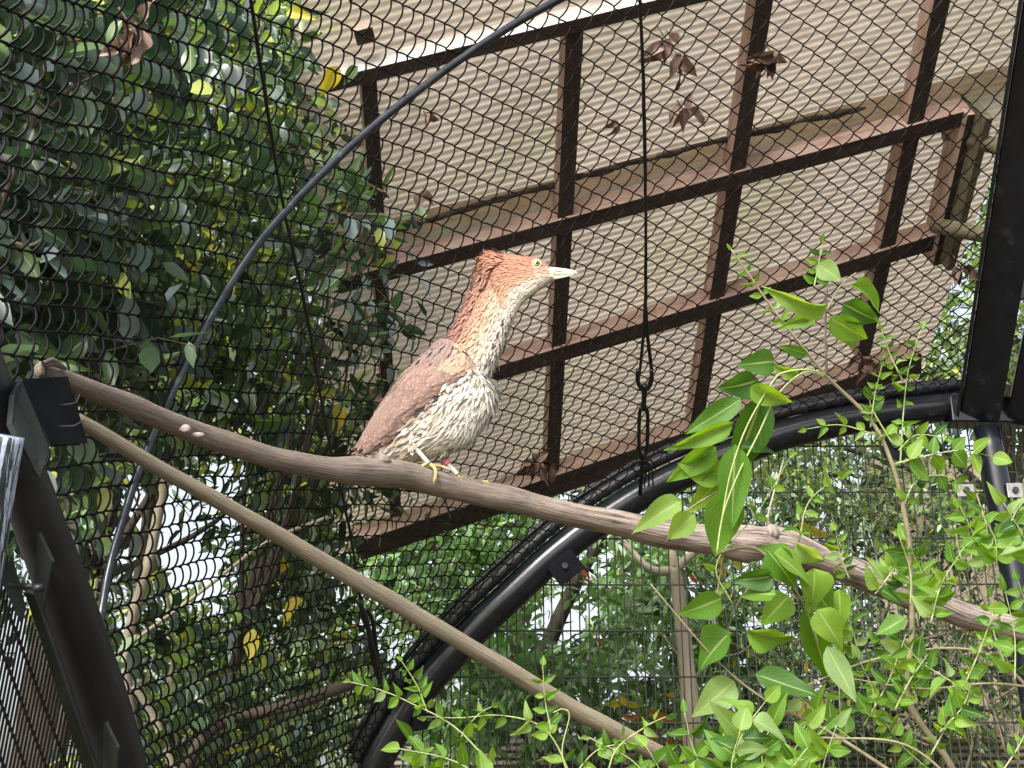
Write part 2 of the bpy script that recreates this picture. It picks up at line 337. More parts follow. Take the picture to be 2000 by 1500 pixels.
def plate_tab(parent, cu, cv, Y, ang, w_, h_, mt, bolt=True):
    c = PY(cu, cv, Y); r = np.array([math.cos(ang), 0, math.sin(ang)]); q = np.array([-math.sin(ang), 0, math.cos(ang)])
    o = beam('clamp_plate', c - np.array([0, .004, 0]), c + np.array([0, .004, 0]), r * w_, q * h_, mt, parent, .002)
    if bolt:
        y = np.array([0, -1.0, 0]); hexa = [c + y * .004 + .013 * (math.cos(t) * r + math.sin(t) * q) for t in np.arange(6) * math.pi / 3]
        V = hexa + [p + y * .011 for p in hexa]; mesh_from('bolt', V, [(0, 1, 2, 3, 4, 5), (11, 10, 9, 8, 7, 6)] + [(i, i + 6, (i + 1) % 6 + 6, (i + 1) % 6) for i in range(6)], M['rail'], o, False)
    return o
plate_tab(arch, 1103, 1106, YW - .05, math.radians(-52), .105, .12, M['matt_black'])
plate_tab(arch, 1748, 872, YW - .05, math.radians(-10), .085, .11, M['matt_black'])
plate_tab(arch, 838, 1404, YW - .05, math.radians(10), .12, .07, M['matt_black'])

wall = empty('mesh_wall_panel', PY(1350, 1500, YW + .05), 'upright black welded wire mesh wall under the arch at lower right', 'mesh panel')
actop = lambda X: np.interp(X, ap[:, 0], ap[:, 2])
xs = np.arange(ap[0, 0] - .05, 2.6, .0352)
zb = PY(1000, 1640, YW)[2]
cyl = None
def unit_wire(mt, nm):
    V, Fs, U = tube_data([(0, 0, 0), (0, 0, 1)], 1, 6); me = bpy.data.meshes.new(nm); me.from_pydata(V.tolist(), [], Fs); me.materials.append(mt)
    me.polygons.foreach_set('use_smooth', [len(f) == 4 for f in Fs]); return me
UW = unit_wire(M['weld_wire'], 'mesh_wire')
def put_wire(a, b, r, parent, me=UW, name='wire'):
    a = Vector(a); b = Vector(b); d = b - a; o = bpy.data.objects.new(name, me); COL.objects.link(o); o.parent = parent
    o.location = a - Vector(origin(parent)); o.rotation_mode = 'QUATERNION'; o.rotation_quaternion = d.to_track_quat('Z', 'Y'); o.scale = (r, r, d.length); return o
for x in xs:
    zt = actop(x) if x < ap[-1, 0] else actop(ap[-1, 0]) + .05
    j = random.gauss(0, .002)
    if zt > zb + .05: put_wire((x + j, YW + .05, zb), (x + random.gauss(0, .003), YW + .05, zt), .0028, wall)
z = zb
hz = [PY(1000, 1137 + 91 * k, YW)[2] for k in (-4, -3, -2, -1, 0, 1, 2, 3, 4, 5)]
for z in hz:
    if z > ap[:, 2].max(): continue
    x0 = np.interp(z, ap[:, 2], ap[:, 0]); put_wire((x0, YW + .055, z), (2.6, YW + .055, z + .004), .0034, wall)

# right frame: big black beams, lintel, pipe
fr = empty('steel_door_frame', PY(1900, 800, YW), 'massive black steel beam frame rising along the right edge of the picture', 'steel frame')
a0, a1 = P(1914, 812, 5.12), P(2052, -40, 4.25)
wv = nrm(np.cross(a1 - a0, CAM - (a0 + a1) / 2)); dv = nrm(np.cross(wv, a1 - a0))
beam('beam', a0, a1, wv * .15, dv * .08, M['black_steel'], fr, .006)
beam('beam', a0 + wv * 0 + np.array([.16, .02, 0]), a1 + np.array([.2, .02, 0]), wv * .09, dv * .12, M['black_steel'], fr, .006)
sgn = -1 if (P(1850, 812, 5.1) - a0) @ wv > 0 else 1
beam('flange', a0 - sgn * wv * .083 - dv * .0, a1 - sgn * wv * .083, wv * .012, dv * .12, M['rail'], fr, .002)
beam('lintel', PY(1850, 805, YW - .02), PY(2150, 808, YW - .02), np.array([0, .1, 0]), np.array([0, 0, .11]), M['black_steel'], fr, .006)
beam('gusset_plate', PY(1962, 420, 4.6), PY(2100, 400, 4.6), np.array([0, .02, 0]), np.array([0, 0, .75]), M['black_steel'], fr, .004)
pp = empty('steel_post', PY(1990, 1300, 4.8), 'black round steel post with bright highlight below the beam at right', 'post')
tube('pole', [PY(1926, 835, 4.82), PY(1957, 1000, 4.82), PY(1992, 1190, 4.82), PY(2050, 1560, 4.82)], .05, M['black_steel'], pp, 20, 12)
plate_tab(pp, 1886, 958, 4.8, 0, .068, .05, M['galv']); plate_tab(pp, 1982, 958, 4.76, 0, .06, .058, M['galv'])
for i, (q0, q1, lb) in enumerate((((1850, 262, 5.0), (2080, 318, 4.5), 'upper olive timber log poking past the black beam'), ((1825, 440, 5.1), (2080, 488, 4.6), 'lower olive timber log poking past the black beam'))):
    tag(tube('timber_log', [P(*q0), P(*q1)], .031, M['log'], None, 14, 12, .03, i), lb, 'timber log', 'timber logs beside the black beam')

# ---------------------------------------------------------------- rod and cables under the netting
RODP = [(180, 1290), (195, 1215), (215, 1105), (245, 1000), (272, 918), (330, 780), (400, 642), (480, 510), (560, 411), (700, 272), (850, 152), (980, 62), (1100, -5), (1250, -80)]
rp = [netP(np.array(float(a)), np.array(float(b)), -.045) for a, b in RODP]
tag(tube('arch_rod', rp, [.0075 + .0028 * i / 13 * 1.4 for i in range(14)], M['grey_rod'], None, 14, 90), 'dark grey metal rod curving across the netting from lower left to top', 'rod')
def cable(pts, r, mt=None, off=-.02, n=60):
    return [netP(np.array(float(a)), np.array(float(b)), off) for a, b in pts]
c1 = empty('tension_cable', netP(np.array(600.), np.array(600.)), 'long black tension cable crossing the netting left of the bird', 'cable', 'tension cables on the netting')
tube('cable', cable([(480, -60), (490, 0), (517, 180), (553, 400), (600, 620), (640, 850), (680, 1020), (705, 1180)], 0), .0042, M['cable'], c1, 6, 70, .3, 5)
tube('turnbuckle', cable([(703, 1175), (712, 1205), (722, 1240), (730, 1285), (742, 1335)], 0, off=-.04), [.006, .013, .009, .013, .006], M['rail'], c1, 8, 20)
tube('turnbuckle', cable([(718, 1190), (728, 1215), (733, 1250), (737, 1290), (745, 1325)], 0, off=-.03), [.006, .008, .007, .008, .006], M['rail'], c1, 8, 20)
c2 = empty('tension_cable', netP(np.array(1258.), np.array(500.)), 'straight vertical black tension cable with turnbuckle right of the bird', 'cable', 'tension cables on the netting')
tube('cable', cable([(1248, -60), (1250, 0), (1257, 180), (1261, 400), (1261, 560), (1258, 640), (1252, 700), (1247, 745)], 0), [.0055] * 8, M['cable'], c2, 6, 60, .2, 6)
tube('cable', cable([(1261, 600), (1264, 650), (1270, 700), (1273, 730), (1268, 750)], 0), .0065, M['cable'], c2, 6, 20)
tube('thimble', cable([(1246, 722), (1246, 745), (1254, 760), (1266, 758), (1273, 740), (1272, 722)], 0, off=-.03), .008, M['rail'], c2, 8, 24)
tube('shackle', cable([(1259, 752), (1258, 775), (1257, 800)], 0, off=-.03), [.012, .009, .01], M['rail'], c2, 8, 10)
for dx in (-8, 8): tube('turnbuckle_side', cable([(1257 + dx * .6, 795), (1257 + dx, 812), (1256 + dx, 870), (1256 + dx * .5, 890)], 0, off=-.03), .007, M['rail'], c2, 8, 16)
tube('eye_bolt', cable([(1256, 883), (1254, 915), (1250, 965)], 0, off=-.02), [.012, .008, .008], M['rail'], c2, 8, 10)
for k in range(3): tube('wire_wrap', cable([(1252 - 18 + k * 6, 905 + k * 3), (1256, 900), (1262 + k * 5, 912), (1258 + k * 9, 950)], 0, off=-.04), .0035, M['cable'], c2, 5, 16)

# ---------------------------------------------------------------- hut roof seen through the netting
NR = np.array([-.0553, .17, .1861])                       # camera-space plane n.X = 1
NRw = NR[0] * RIGHT + NR[1] * UP + NR[2] * FWD; nlen = np.linalg.norm(NRw); nh = -NRw / nlen   # towards us
def R(u, v, h=0):
    r = (u - 1000) / F * RIGHT + (750 - v) / F * UP + FWD
    return CAM + r * ((1 / nlen - h) / (r @ (NRw / nlen)))
roof = empty('hut_roof', R(1200, 500), 'timber framed lean-to roof of ribbed translucent sheets seen through the netting', 'roof')
D1 = nrm(R(1880, 228) - R(680, 530)); D2 = nrm(np.cross(nh, D1)); DS = R(648, 1000) - R(598, 110)
if D2 @ (R(1100, 900) - R(1100, 100)) < 0: D2 = -D2
O = R(598, 110); DS = DS / (DS @ D2)      # direction of the sheets' left edge
def local(p):
    y = (p - O) @ D2; return (p - O - DS * y) @ D1, y
lx1 = local(R(1990, 10))[0] + .25; ly_lap = local(R(1260, 345))[1]
ly0 = local(R(900, -160))[1]; ly1 = local(R(1200, 925))[1]
PITCHW = .029
def corr(name, x0, x1, y0, y1, lift):
    n = int((y1 - y0) / PITCHW * 6); ys = np.linspace(y0, y1, n); xsn = np.linspace(x0, x1, 40)
    amp = .0015; V = []; UV = []
    for yy in ys:
        hgt = amp * math.cos(2 * math.pi * yy / PITCHW)
        for xx in xsn:
            wv_ = .006 * math.sin(xx * 3.1 + yy * 2.2) + .003 * math.sin(xx * 9 + yy * 5)
            V.append(O + D1 * xx + DS * yy - nh * (lift - hgt + wv_)); UV.append((xx, yy))
    k = len(xsn); Fs = [(i * k + j, i * k + j + 1, (i + 1) * k + j + 1, (i + 1) * k + j) for i in range(n - 1) for j in range(k - 1)]
    return mesh_from(name, V, Fs, M['sheet'], roof, True, UV)
xl = -.03
corr('roof_sheet', xl, lx1, ly0, ly_lap + .02, .035)
corr('roof_sheet', xl + .03, lx1 - .1, ly_lap - .085, ly1 + .06, .012)
HB = .095
def member(name, ua, va, ub, vb, uc, vc, mt, depth=HB, base=0.004):
    """bottom face edge a-b plus a point c on its other long edge, at height depth below the sheet"""
    a, b, c = R(ua, va, depth), R(ub, vb, depth), R(uc, vc, depth)
    d = nrm(b - a); wvv = (c - a) - d * ((c - a) @ d)
    q = [a, b, b + wvv, a + wvv]; top = [p - nh * (depth - base) for p in q]; m = MB(); m.box8(np.array(q + top)); o = m.build(name, [mt, M['under_shade']] if mt in (M['roof_wood'], M['glare_wood']) else mt, roof, False)
    o.data.polygons[0].material_index = 1 if mt in (M['roof_wood'], M['glare_wood']) else 0  # bottom face gets the painted-shade copy of the timber
    # give each board its own frame so the grain runs along it
    Mx = Matrix((Vector(d), Vector(nrm(wvv)), Vector(np.cross(d, nrm(wvv))))).transposed().to_4x4(); me = o.data; me.transform(Mx.inverted()); o.rotation_euler = Mx.to_euler()
    md = o.modifiers.new('bevel', 'BEVEL'); md.width = .003; md.segments = 2; return o
rd = HB - .012
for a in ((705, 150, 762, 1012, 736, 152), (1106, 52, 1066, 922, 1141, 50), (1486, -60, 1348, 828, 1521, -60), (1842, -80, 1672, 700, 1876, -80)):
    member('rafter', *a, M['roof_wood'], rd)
member('purlin', 636, 155, 1480, -48, 640, 182, M['glare_wood'])
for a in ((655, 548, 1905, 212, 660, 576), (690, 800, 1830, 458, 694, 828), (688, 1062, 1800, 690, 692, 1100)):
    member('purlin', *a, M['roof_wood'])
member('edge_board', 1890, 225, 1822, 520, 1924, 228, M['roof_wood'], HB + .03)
member('edge_board', 1925, 232, 1850, 530, 1940, 232, M['log'], HB + .1)
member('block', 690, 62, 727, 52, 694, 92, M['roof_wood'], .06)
m = MB()
for k in range(60):     # dark gap debris along the lap
    t = k / 60; u = 775 + t * 900 + random.uniform(-9, 9); v = 447 - t * 234 - 9 * math.sin(t * 3.1) + random.uniform(-3, 3)
    if random.random() < .12: continue
    p = R(u, v, .02); m.tube([p - D1 * .05 + D2 * random.uniform(-.004, .004), p, p + D1 * .05], [.005, .011 * random.uniform(.6, 1.2), .005], 6)
m.build('lap_debris', M['trunk_dark'], roof, kind='stuff')

# louvre fence and tan wall
lf = empty('slatted_fence', PY(1400, 1500, 7.2), 'low weathered grey horizontal slat fence behind the mesh at the bottom', 'fence')
for k in range(7):
    v = 1452 + k * 14; c0 = PY(760, v, 7.2); c1_ = PY(2300, v - 2, 7.2)
    beam('slat', c0, c1_, np.array([0, .05, -.02]), np.array([0, .004, .022]), M['slat'], lf, .002)
for u in (900, 1330, 1800): beam('post', PY(u, 1448, 7.26), PY(u, 1448, 7.26) * (1, 1, 0), np.array([.08, 0, 0]), np.array([0, .06, 0]), M['slat'], lf, .002)
pb = PY(1690, 900, 9.6)
tag(beam('rendered_wall', np.array([pb[0], 9.6, pb[2] / 2]), np.array([pb[0] + 3.2, 9.6, pb[2] / 2]), np.array([0, .25, 0]), np.array([0, 0, pb[2]]), M['plaster'], None, .01), 'plain tan rendered wall glimpsed beyond the mesh at far right', 'wall')

# ---------------------------------------------------------------- left steelwork
lt = empty('arch_tube', P(200, 1450, 2.4), 'near dark steel arch tube with clamp plates in the bottom left corner', 'arch')
tube('tube', [P(-110, 520, 1.85), P(-55, 680, 1.93), P(-8, 800, 2.0), (P(30, 900, 2.06)), P(72, 1010, 2.13), P(140, 1200, 2.27), P(200, 1380, 2.4), P(245, 1540, 2.5)], [.038, .038, .038, .039, .041, .046, .05, .052], M['tube_steel'], lt, 24, 60, .008, 2)
def quad_plate(name, pts, th, mt, parent):
    q = np.array([P(*p) for p in pts]); n = nrm(np.cross(q[1] - q[0], q[2] - q[0])); n = n if n @ (CAM - q[0]) > 0 else -n
    k = len(q); V = np.vstack([q, q - n * th]); Fs = [tuple(range(k)), tuple(range(2 * k - 1, k - 1, -1))] + [(i, (i + 1) % k, (i + 1) % k + k, i + k) for i in range(k)]
    o = mesh_from(name, V, Fs, mt, parent, False); md = o.modifiers.new('bevel', 'BEVEL'); md.width = .0015; md.segments = 2; return o
quad_plate('clamp_plate', [(74, 1042, 1.98), (100, 1098, 1.98), (80, 1196, 2.02), (66, 1160, 2.02)], .006, M['plate'], lt)
tube('bolt', [P(66, 1148, 1.95), P(84, 1148, 1.95)], .007, M['rail'], lt, 6)
tube('bolt', [P(20, 1143, 2.0), P(64, 1146, 1.96)], .005, M['rail'], lt, 8)
quad_plate('clamp_plate', [(204, 1412, 2.2), (229, 1462, 2.2), (222, 1540, 2.25), (200, 1540, 2.25)], .006, M['plate'], lt)
quad_plate('frame_bar', [(50, 1158, 2.06), (66, 1163, 2.06), (196, 1540, 2.3), (176, 1540, 2.3)], .012, M['plate'], lt)
quad_plate('clamp_plate', [(2, 1130, 2.02), (24, 1092, 2.02), (50, 1190, 2.05), (40, 1212, 2.05)], .006, M['plate'], lt)
tag(tube('peeling_pipe', [P(2, 850, 1.92), P(-16, 960, 1.92), P(-48, 1180, 1.95), P(-90, 1500, 2.0)], .033, M['peel'], None, 24, 20, .01, 4), 'upright pipe with peeling pale blue coating at the left edge', 'pipe')
bk = empty('angle_bracket', P(100, 800, 2.03), 'black steel angle bracket holding the upper ends of both perches', 'bracket')
quad_plate('plate', [(46, 742, 1.99), (131, 737, 2.05), (170, 864, 2.06), (96, 868, 2.0)], .022, M['matt_black'], bk)
quad_plate('plate', [(30, 770, 1.95), (46, 742, 1.99), (96, 868, 2.0), (78, 930, 1.98), (68, 918, 1.96), (26, 826, 1.95)], .01, M['plate'], bk)
m = MB(); m.tube([P(115, 833, 1.985), P(145, 832, 1.99), P(163, 822, 1.99)], .0015, 5); m.tube([P(116, 792, 1.985), P(138, 789, 1.985), P(150, 786, 1.99), P(156, 770, 1.99)], .0013, 5); m.build('tie_wire', M['weld_wire'], bk)
lp = empty('side_mesh_panel', P(40, 1400, 2.1), 'closely spaced steel wire mesh panel in the bottom left corner', 'mesh panel')
e0, e1 = np.array([40., 1150]), np.array([190., 1545])
for k in range(-16, 34):
    t = k / 30; s = e0 + (e1 - e0) * t; zs = 2.08 + .24 * t
    L = 520; d = np.array([-.19, 1.0]); q = s + d * L
    put_wire(P(s[0], s[1], zs), P(q[0], q[1], zs + .10), .0023, lp)
for k in range(1, 6):
    s = e0 + np.array([-.19, 1]) * (72 * k) + (e0 - e1) * .5; q = e1 + np.array([-.19, 1]) * 72 * k
    put_wire(P(s[0], s[1], 1.98 + .017 * k), P(q[0], q[1], 2.33 + .015 * k), .0026, lp)

# ---------------------------------------------------------------- perches
PZ = lambda u: np.interp(u, [60, 830, 2010], [2.13, 2.955, 3.75])
PB = [(76, 721, 17), (100, 730, 21), (150, 750, 24), (250, 790, 24), (350, 832, 25), (450, 868, 26), (550, 898, 26), (650, 917, 27), (735, 922, 30), (800, 930, 27), (870, 948, 26), (1000, 976, 25), (1100, 1001, 25), (1200, 1021, 26), (1300, 1042, 28), (1400, 1056, 29), (1480, 1062, 33), (1520, 1063, 36), (1600, 1092, 29), (1700, 1130, 29), (1800, 1168, 28), (1900, 1207, 28), (2030, 1240, 29)]
br = empty('perch_branch', P(800, 930, 2.95), 'thick brown natural branch perch the bird stands on', 'perch')
n = 240; path = catmull([P(a, b, PZ(a)) for a, b, r in PB], n); rad = np.interp(np.linspace(0, len(PB) - 1, n), range(len(PB)), [r * PZ(a) / F for a, b, r in PB])
for kc, kw, ka in ((12, 2.5, .12), (34, 3, .12), (52, 4, .07), (80, 3, .12), (118, 3, .08), (152, 3, .10), (169, 5, .22), (188, 3, .10), (215, 4, .12)):
    rad = rad * (1 + ka * np.exp(-((np.arange(n) - kc) / kw) ** 2))
V, Fs, U = tube_data(path, rad * np.interp(np.arange(n), [0, 60, 90, 200, 240], [.82, .84, .96, .95, .9]), 36, True, .06, 11)
cut = int(n * .52) * 36
ob = mesh_from('limb', V, Fs, [M['bark'], M['bark_crack']], br, True, U)
ob.data.polygons.foreach_set('material_index', [1 if f[0] > cut else 0 for f in Fs])
# knots, cut stub and torn bark
def blob(name, c, r, mt, par, seed=0, sx=(1, 1, 1)):
    rg = np.random.default_rng(seed); V = []; Fs = []; a, b = 9, 12
    for i in range(a):
        th = math.pi * i / (a - 1)
        for j in range(b):
            ph = 2 * math.pi * j / b; q = np.array([math.sin(th) * math.cos(ph), math.sin(th) * math.sin(ph), math.cos(th)]); V.append(c + r * q * np.array(sx) * (1 + .12 * rg.normal()))
    for i in range(a - 1):
        for j in range(b): Fs.append((i * b + j, i * b + (j + 1) % b, (i + 1) * b + (j + 1) % b, (i + 1) * b + j))
    return mesh_from(name, V, Fs, mt, par, True, np.array(V)[:, [0, 2]] * .8)
blob('knot', P(738, 899, 2.85), .018, M['bark'], br, 1, (1.6, .8, .8))
blob('knot', P(1508, 1040, 3.38), .022, M['bark_crack'], br, 2, (.9, .9, 1))
blob('knot', P(362, 838, 2.375), .009, M['bark_crack'], br, 3, (1.3, .8, .9))
blob('knot', P(385, 850, 2.385), .008, M['bark_crack'], br, 4, (1.6, .8, .7))
tube('twig_stub', [P(1505, 1035, 3.4), P(1500, 1010, 3.39), P(1512, 960, 3.4), P(1530, 900, 3.45)], [.005, .003, .0025, .0015], M['trunk_pale'], br, 8, 14)
for q in ([(92, 712), (110, 712), (128, 722)], [(88, 708), (102, 703), (122, 716), (130, 720)], [(1395, 1200 - 130), (1430, 1080), (1440, 1084)]):
    tube('bark_shred', [P(a, b, PZ(a) - .03) for a, b in q], [.004, .005, .002][:len(q)] if len(q) == 3 else [.003, .005, .004, .002], M['bark'], br, 6, 10)
dw = [(150, 820, 18), (200, 848, 20), (300, 908, 20), (420, 975, 21), (540, 1043, 21), (650, 1108, 21), (760, 1170, 22), (895, 1250, 22), (1000, 1312, 22), (1105, 1376, 22), (1210, 1432, 22), (1312, 1486, 23)]
dz = lambda u: np.interp(u, [150, 1312], [2.12, 2.9])
tag(tube('perch_pole', [P(a, b, dz(a)) for a, b, r in dw], [r * .76 * dz(a) / F for a, b, r in dw], M['dowel'], None, 22, 110, .05, 21), 'thinner pale weathered pole sloping down below the branch perch', 'perch')

GAPS = [(240, 1130, 30), (300, 1180, 22), (520, 1000, 20), (480, 1130, 22), (610, 1240, 18), (380, 960, 20), (260, 920, 22), (420, 1240, 18), (550, 1270, 16), (690, 1290, 18), (40, 1380, 150), (150, 720, 22), (210, 860, 30), (60, 60, 18), (350, 380, 26), (520, 180, 20), (280, 620, 20), (460, 480, 22), (400, 800, 24), (600, 900, 26), (330, 1290, 24), (430, 1400, 20), (660, 1130, 26), (900, 1300, 26), (1060, 1380, 24), (1350, 1180, 24), (1600, 1330, 26), (1750, 1180, 24), (1450, 960, 26), (300, 985, 75), (370, 1080, 95), (450, 925, 55), (540, 1190, 34), (1100, 1190, 60), (700, 1240, 28), (1150, 1090, 34), (640, 60, 30), (1960, 250, 50), (470, 1010, 30), (1230, 1290, 30), (1480, 1190, 36), (240, 300, 26), (420, 190, 24), (580, 520, 26), (1930, 900, 40), (560, 1330, 24), (1000, 1130, 26)]

# ---------------------------------------------------------------- leaves, shrubs and trees
def foliage_mesh(name, blobs, ntw, leaf, pal, mat, parent, seed=0, asp=.42, droop=.35, nl=(6, 11), twl=.3):
    rg = np.random.default_rng(seed); C = []; Rr = []
    tot = sum(b[3] ** 2 for b in blobs)
    base = []; dirs = []
    for (u, v, z, r) in blobs:
        k = max(3, int(ntw * r * r / tot)); c = P(u, v, z)
        q = rg.normal(size=(k, 3)); q /= np.linalg.norm(q, axis=1)[:, None]; rad = r * rg.uniform(.05, 1, k) ** .5
        # lumpy outline
        lump = .75 + .35 * np.sin(q[:, 0] * 5 + u) * np.sin(q[:, 2] * 6 + v)
        base.append(c + q * (rad * lump)[:, None] * np.array([1.1, 1.0, 1.0])); dirs.append(q * .7 + rg.normal(size=(k, 3)) * .5 + np.array([0, 0, .15]))
    base = np.vstack(base); d = np.vstack(dirs); d /= np.linalg.norm(d, axis=1)[:, None]
    # open gaps between the crowns where the sky shows through
    rel = base + d * (twl * .5) - CAM; zc = rel @ FWD; uu = rel @ RIGHT / zc * F + 1000; vv = 750 - rel @ UP / zc * F; keep = np.ones(len(base), bool)
    for (gu, gv, gr) in GAPS: keep &= ~(np.hypot(uu - gu, (vv - gv) * .9) < gr * (1 + .35 * np.sin(uu * .05) * np.sin(vv * .06)))
    base, d = base[keep], d[keep]
    n = rg.integers(nl[0], nl[1], len(base)); tid = np.repeat(np.arange(len(base)), n); m = len(tid)
    kk = np.concatenate([np.arange(a) for a in n]) ; t = kk / n[tid]
    L = twl * rg.uniform(.6, 1.2, len(base))
    side = np.cross(d, rg.normal(size=d.shape)); side /= np.linalg.norm(side, axis=1)[:, None]
    pos = base[tid] + d[tid] * (L[tid] * t)[:, None] + np.array([0, 0, -1]) * (droop * L[tid] * t * t)[:, None]
    sg = np.where(kk % 2 == 0, 1., -1.)[:, None]
    ld = d[tid] * .6 + side[tid] * sg * .8 + rg.normal(size=(m, 3)) * .3 + np.array([0, 0, -1]) * droop; ld /= np.linalg.norm(ld, axis=1)[:, None]
    nn = np.array([0, 0, 1.0]) + rg.normal(size=(m, 3)) * .55; ws = np.cross(ld, nn); ws /= np.linalg.norm(ws, axis=1)[:, None]; nn = np.cross(ws, ld)
    ln = leaf * rg.uniform(.6, 1.25, m) * (1 - .3 * t); wd = ln * asp * rg.uniform(.8, 1.2, m)
    def pt(a, b, c): return pos + ld * (ln * a)[:, None] + ws * (wd * b)[:, None] + nn * (ln * c)[:, None]
    cu = rg.uniform(-.18, .05, m)
    V = np.stack([pos, pt(.25, -.42, .05), pt(.62, -.4, .03 + cu * .3), pos + ld * ln[:, None] + nn * (ln * cu)[:, None], pt(.62, .4, .03 + cu * .3), pt(.25, .42, .05), pt(.45, 0, -.03)], 1).reshape(-1, 3)
    # twigs as thin three-sided slivers
    Fb = np.array([(0, 6, 1), (1, 6, 2), (2, 6, 3), (3, 6, 4), (4, 6, 5), (5, 6, 0)]); Fs = (np.arange(m)[:, None, None] * 7 + Fb).reshape(-1, 3)
    pc = np.array([p[1] for p in pal]); pw = np.array([p[0] for p in pal], float); pw /= pw.sum()
    ci = rg.choice(len(pal), m, p=pw); tt = rg.choice(len(pal), len(base), p=pw)[tid]; ci = np.where(rg.random(m) < .55, tt, ci)
    col = pc[ci] * rg.uniform(.7, 1.3, (m, 1)); col = np.repeat(col, 7, 0)
    vt = len(V); tw = []; tf = []
    for i in range(len(base)):
        a = base[i]; e = a + d[i] * L[i] - np.array([0, 0, droop * L[i]]); s = side[i] * .0035
        tw += [a + s, a - s, (a + e) / 2 + np.array([0, 0, .25 * droop * L[i]]) + s * .5, (a + e) / 2 + np.array([0, 0, .25 * droop * L[i]]) - s * .5, e]; j = vt + 5 * i; tf += [(j, j + 1, j + 3), (j, j + 3, j + 2), (j + 2, j + 3, j + 4)]
    V = np.vstack([V, np.array(tw)]); col = np.vstack([col, np.tile((.12, .09, .05), (len(tw), 1))])
    off = origin(parent); me = bpy.data.meshes.new(name); Fa = np.vstack([Fs, np.array(tf)])
    cc0 = V.mean(0); me.vertices.add(len(V)); me.vertices.foreach_set('co', (V - cc0).ravel()); me.loops.add(Fa.size); me.loops.foreach_set('vertex_index', Fa.ravel())
    me.polygons.add(len(Fa)); me.polygons.foreach_set('loop_start', np.arange(len(Fa)) * 3); me.polygons.foreach_set('loop_total', np.full(len(Fa), 3)); me.update(calc_edges=True); me.validate()
    me.materials.append(mat); ca = me.color_attributes.new('tint', 'FLOAT_COLOR', 'POINT'); c4 = np.ones((len(V), 4)); c4[:, :3] = np.clip(col, 0, 1); ca.data.foreach_set('color', c4.ravel())
    o = bpy.data.objects.new(name, me); COL.objects.link(o); o.location = (cc0 - off).tolist(); o.parent = parent; o['kind'] = 'stuff'; return o, base, d, rg
DK = (.03, .06, .045); MD = (.075, .13, .06); LT = (.24, .33, .13); BL = (.13, .18, .18); YL = (.66, .58, .06); YG = (.38, .44, .1); PALE = (.3, .42, .24); RD = (.5, .14, .07); BR = (.1, .075, .05)
def tree(label, cat, blobs, ntw, leaf, pal, group=None, trunk=None, tmat='trunk_dark', seed=1, tr=.05, name='broadleaf_tree', **kw):
    c = np.mean([P(*b[:3]) for b in blobs], 0); bx, by = (c[0], c[1] + .3) if trunk is None else trunk
    t = empty(name, (bx, by, 0), label, cat, group)
    foliage_mesh('crown', blobs, ntw, leaf, pal, M['leaf'], t, seed, **kw)
    cz = max(.5, c[2] - .6); rg = random.Random(seed)
    pth = [np.array([bx, by, 0]), np.array([bx + rg.uniform(-.1, .1), by, cz * .5]), np.array([(bx + c[0]) / 2, (by + c[1]) / 2, cz])]
    tube('trunk', pth, [tr * 1.3, tr, tr * .75], M[tmat], t, 10, 16, .05, seed)
    mb = MB()
    for b in blobs:
        q = P(*b[:3]); a = pth[2] * .7 + pth[1] * .3; mid = (a + q) / 2 + np.array([rg.uniform(-.15, .15), rg.uniform(-.1, .1), rg.uniform(-.1, .2)])
        mb.tube(catmull([a, mid, q], 12), np.linspace(tr * .5, tr * .12, 12), 6)
    mb.build('limbs', M[tmat], t, kind='stuff'); return t
tree('dark glossy large-leaved laurel pressing against the netting at far left', 'tree', [(20, 60, 2.75, .3), (-60, 250, 2.6, .32), (60, 480, 2.8, .3), (170, 320, 3.3, .3), (-80, 650, 2.7, .35), (120, 640, 3.1, .28), (230, 60, 3.5, .3), (60, 820, 3.1, .3)], 330, .125, [(4, DK), (4, BL), (1.5, MD), (.3, YG)], seed=3, asp=.46, trunk=(-1.9, 3.3), nl=(5, 8), name='laurel_tree')
tree('mid green broadleaf tree behind the netting at upper left with scattered yellow leaves', 'tree', [(330, 120, 4.2, .5), (480, 300, 4.4, .5), (250, 520, 4.2, .5), (430, 620, 4.4, .5), (560, 120, 4.9, .5), (330, 760, 4.3, .42), (560, 800, 4.8, .45), (100, 250, 4.0, .45)], 800, .088, [(3, DK), (4, MD), (3, LT), (3.4, BL), (.35, YL), (1.0, YG), (1.4, PALE), (.6, BR)], seed=5, trunk=(-1.9, 5.4), tr=.03)
tree('leafy tree low behind the netting at lower left with bright sky gaps', 'tree', [(230, 880, 4.2, .24), (530, 1080, 4.6, .3), (300, 1280, 4.2, .35), (560, 960, 4.9, .35), (480, 1320, 4.6, .45), (600, 1200, 5.0, .4), (340, 1430, 4.1, .26), (420, 1480, 4.6, .4), (180, 1010, 4.0, .22)], 380, .1, [(3, DK), (3, MD), (2, BL), (2, LT), (.35, YL), (.6, YG), (.8, PALE)], seed=8, trunk=(-1.35, 4.9), tmat='trunk_pale', tr=.018)
tree('blue green laurel branch overlapping the left end of the hut roof', 'tree', [(660, 420, 3.95, .17), (720, 380, 4.05, .12), (700, 560, 4.0, .14), (650, 650, 4.0, .16), (650, 800, 4.3, .16), (700, 870, 4.4, .14), (600, 500, 4.1, .2)], 70, .105, [(3, DK), (4, BL), (2, MD), (.5, YG)], seed=12, trunk=(-1.1, 4.6), tr=.02, nl=(5, 8), name='laurel_tree')
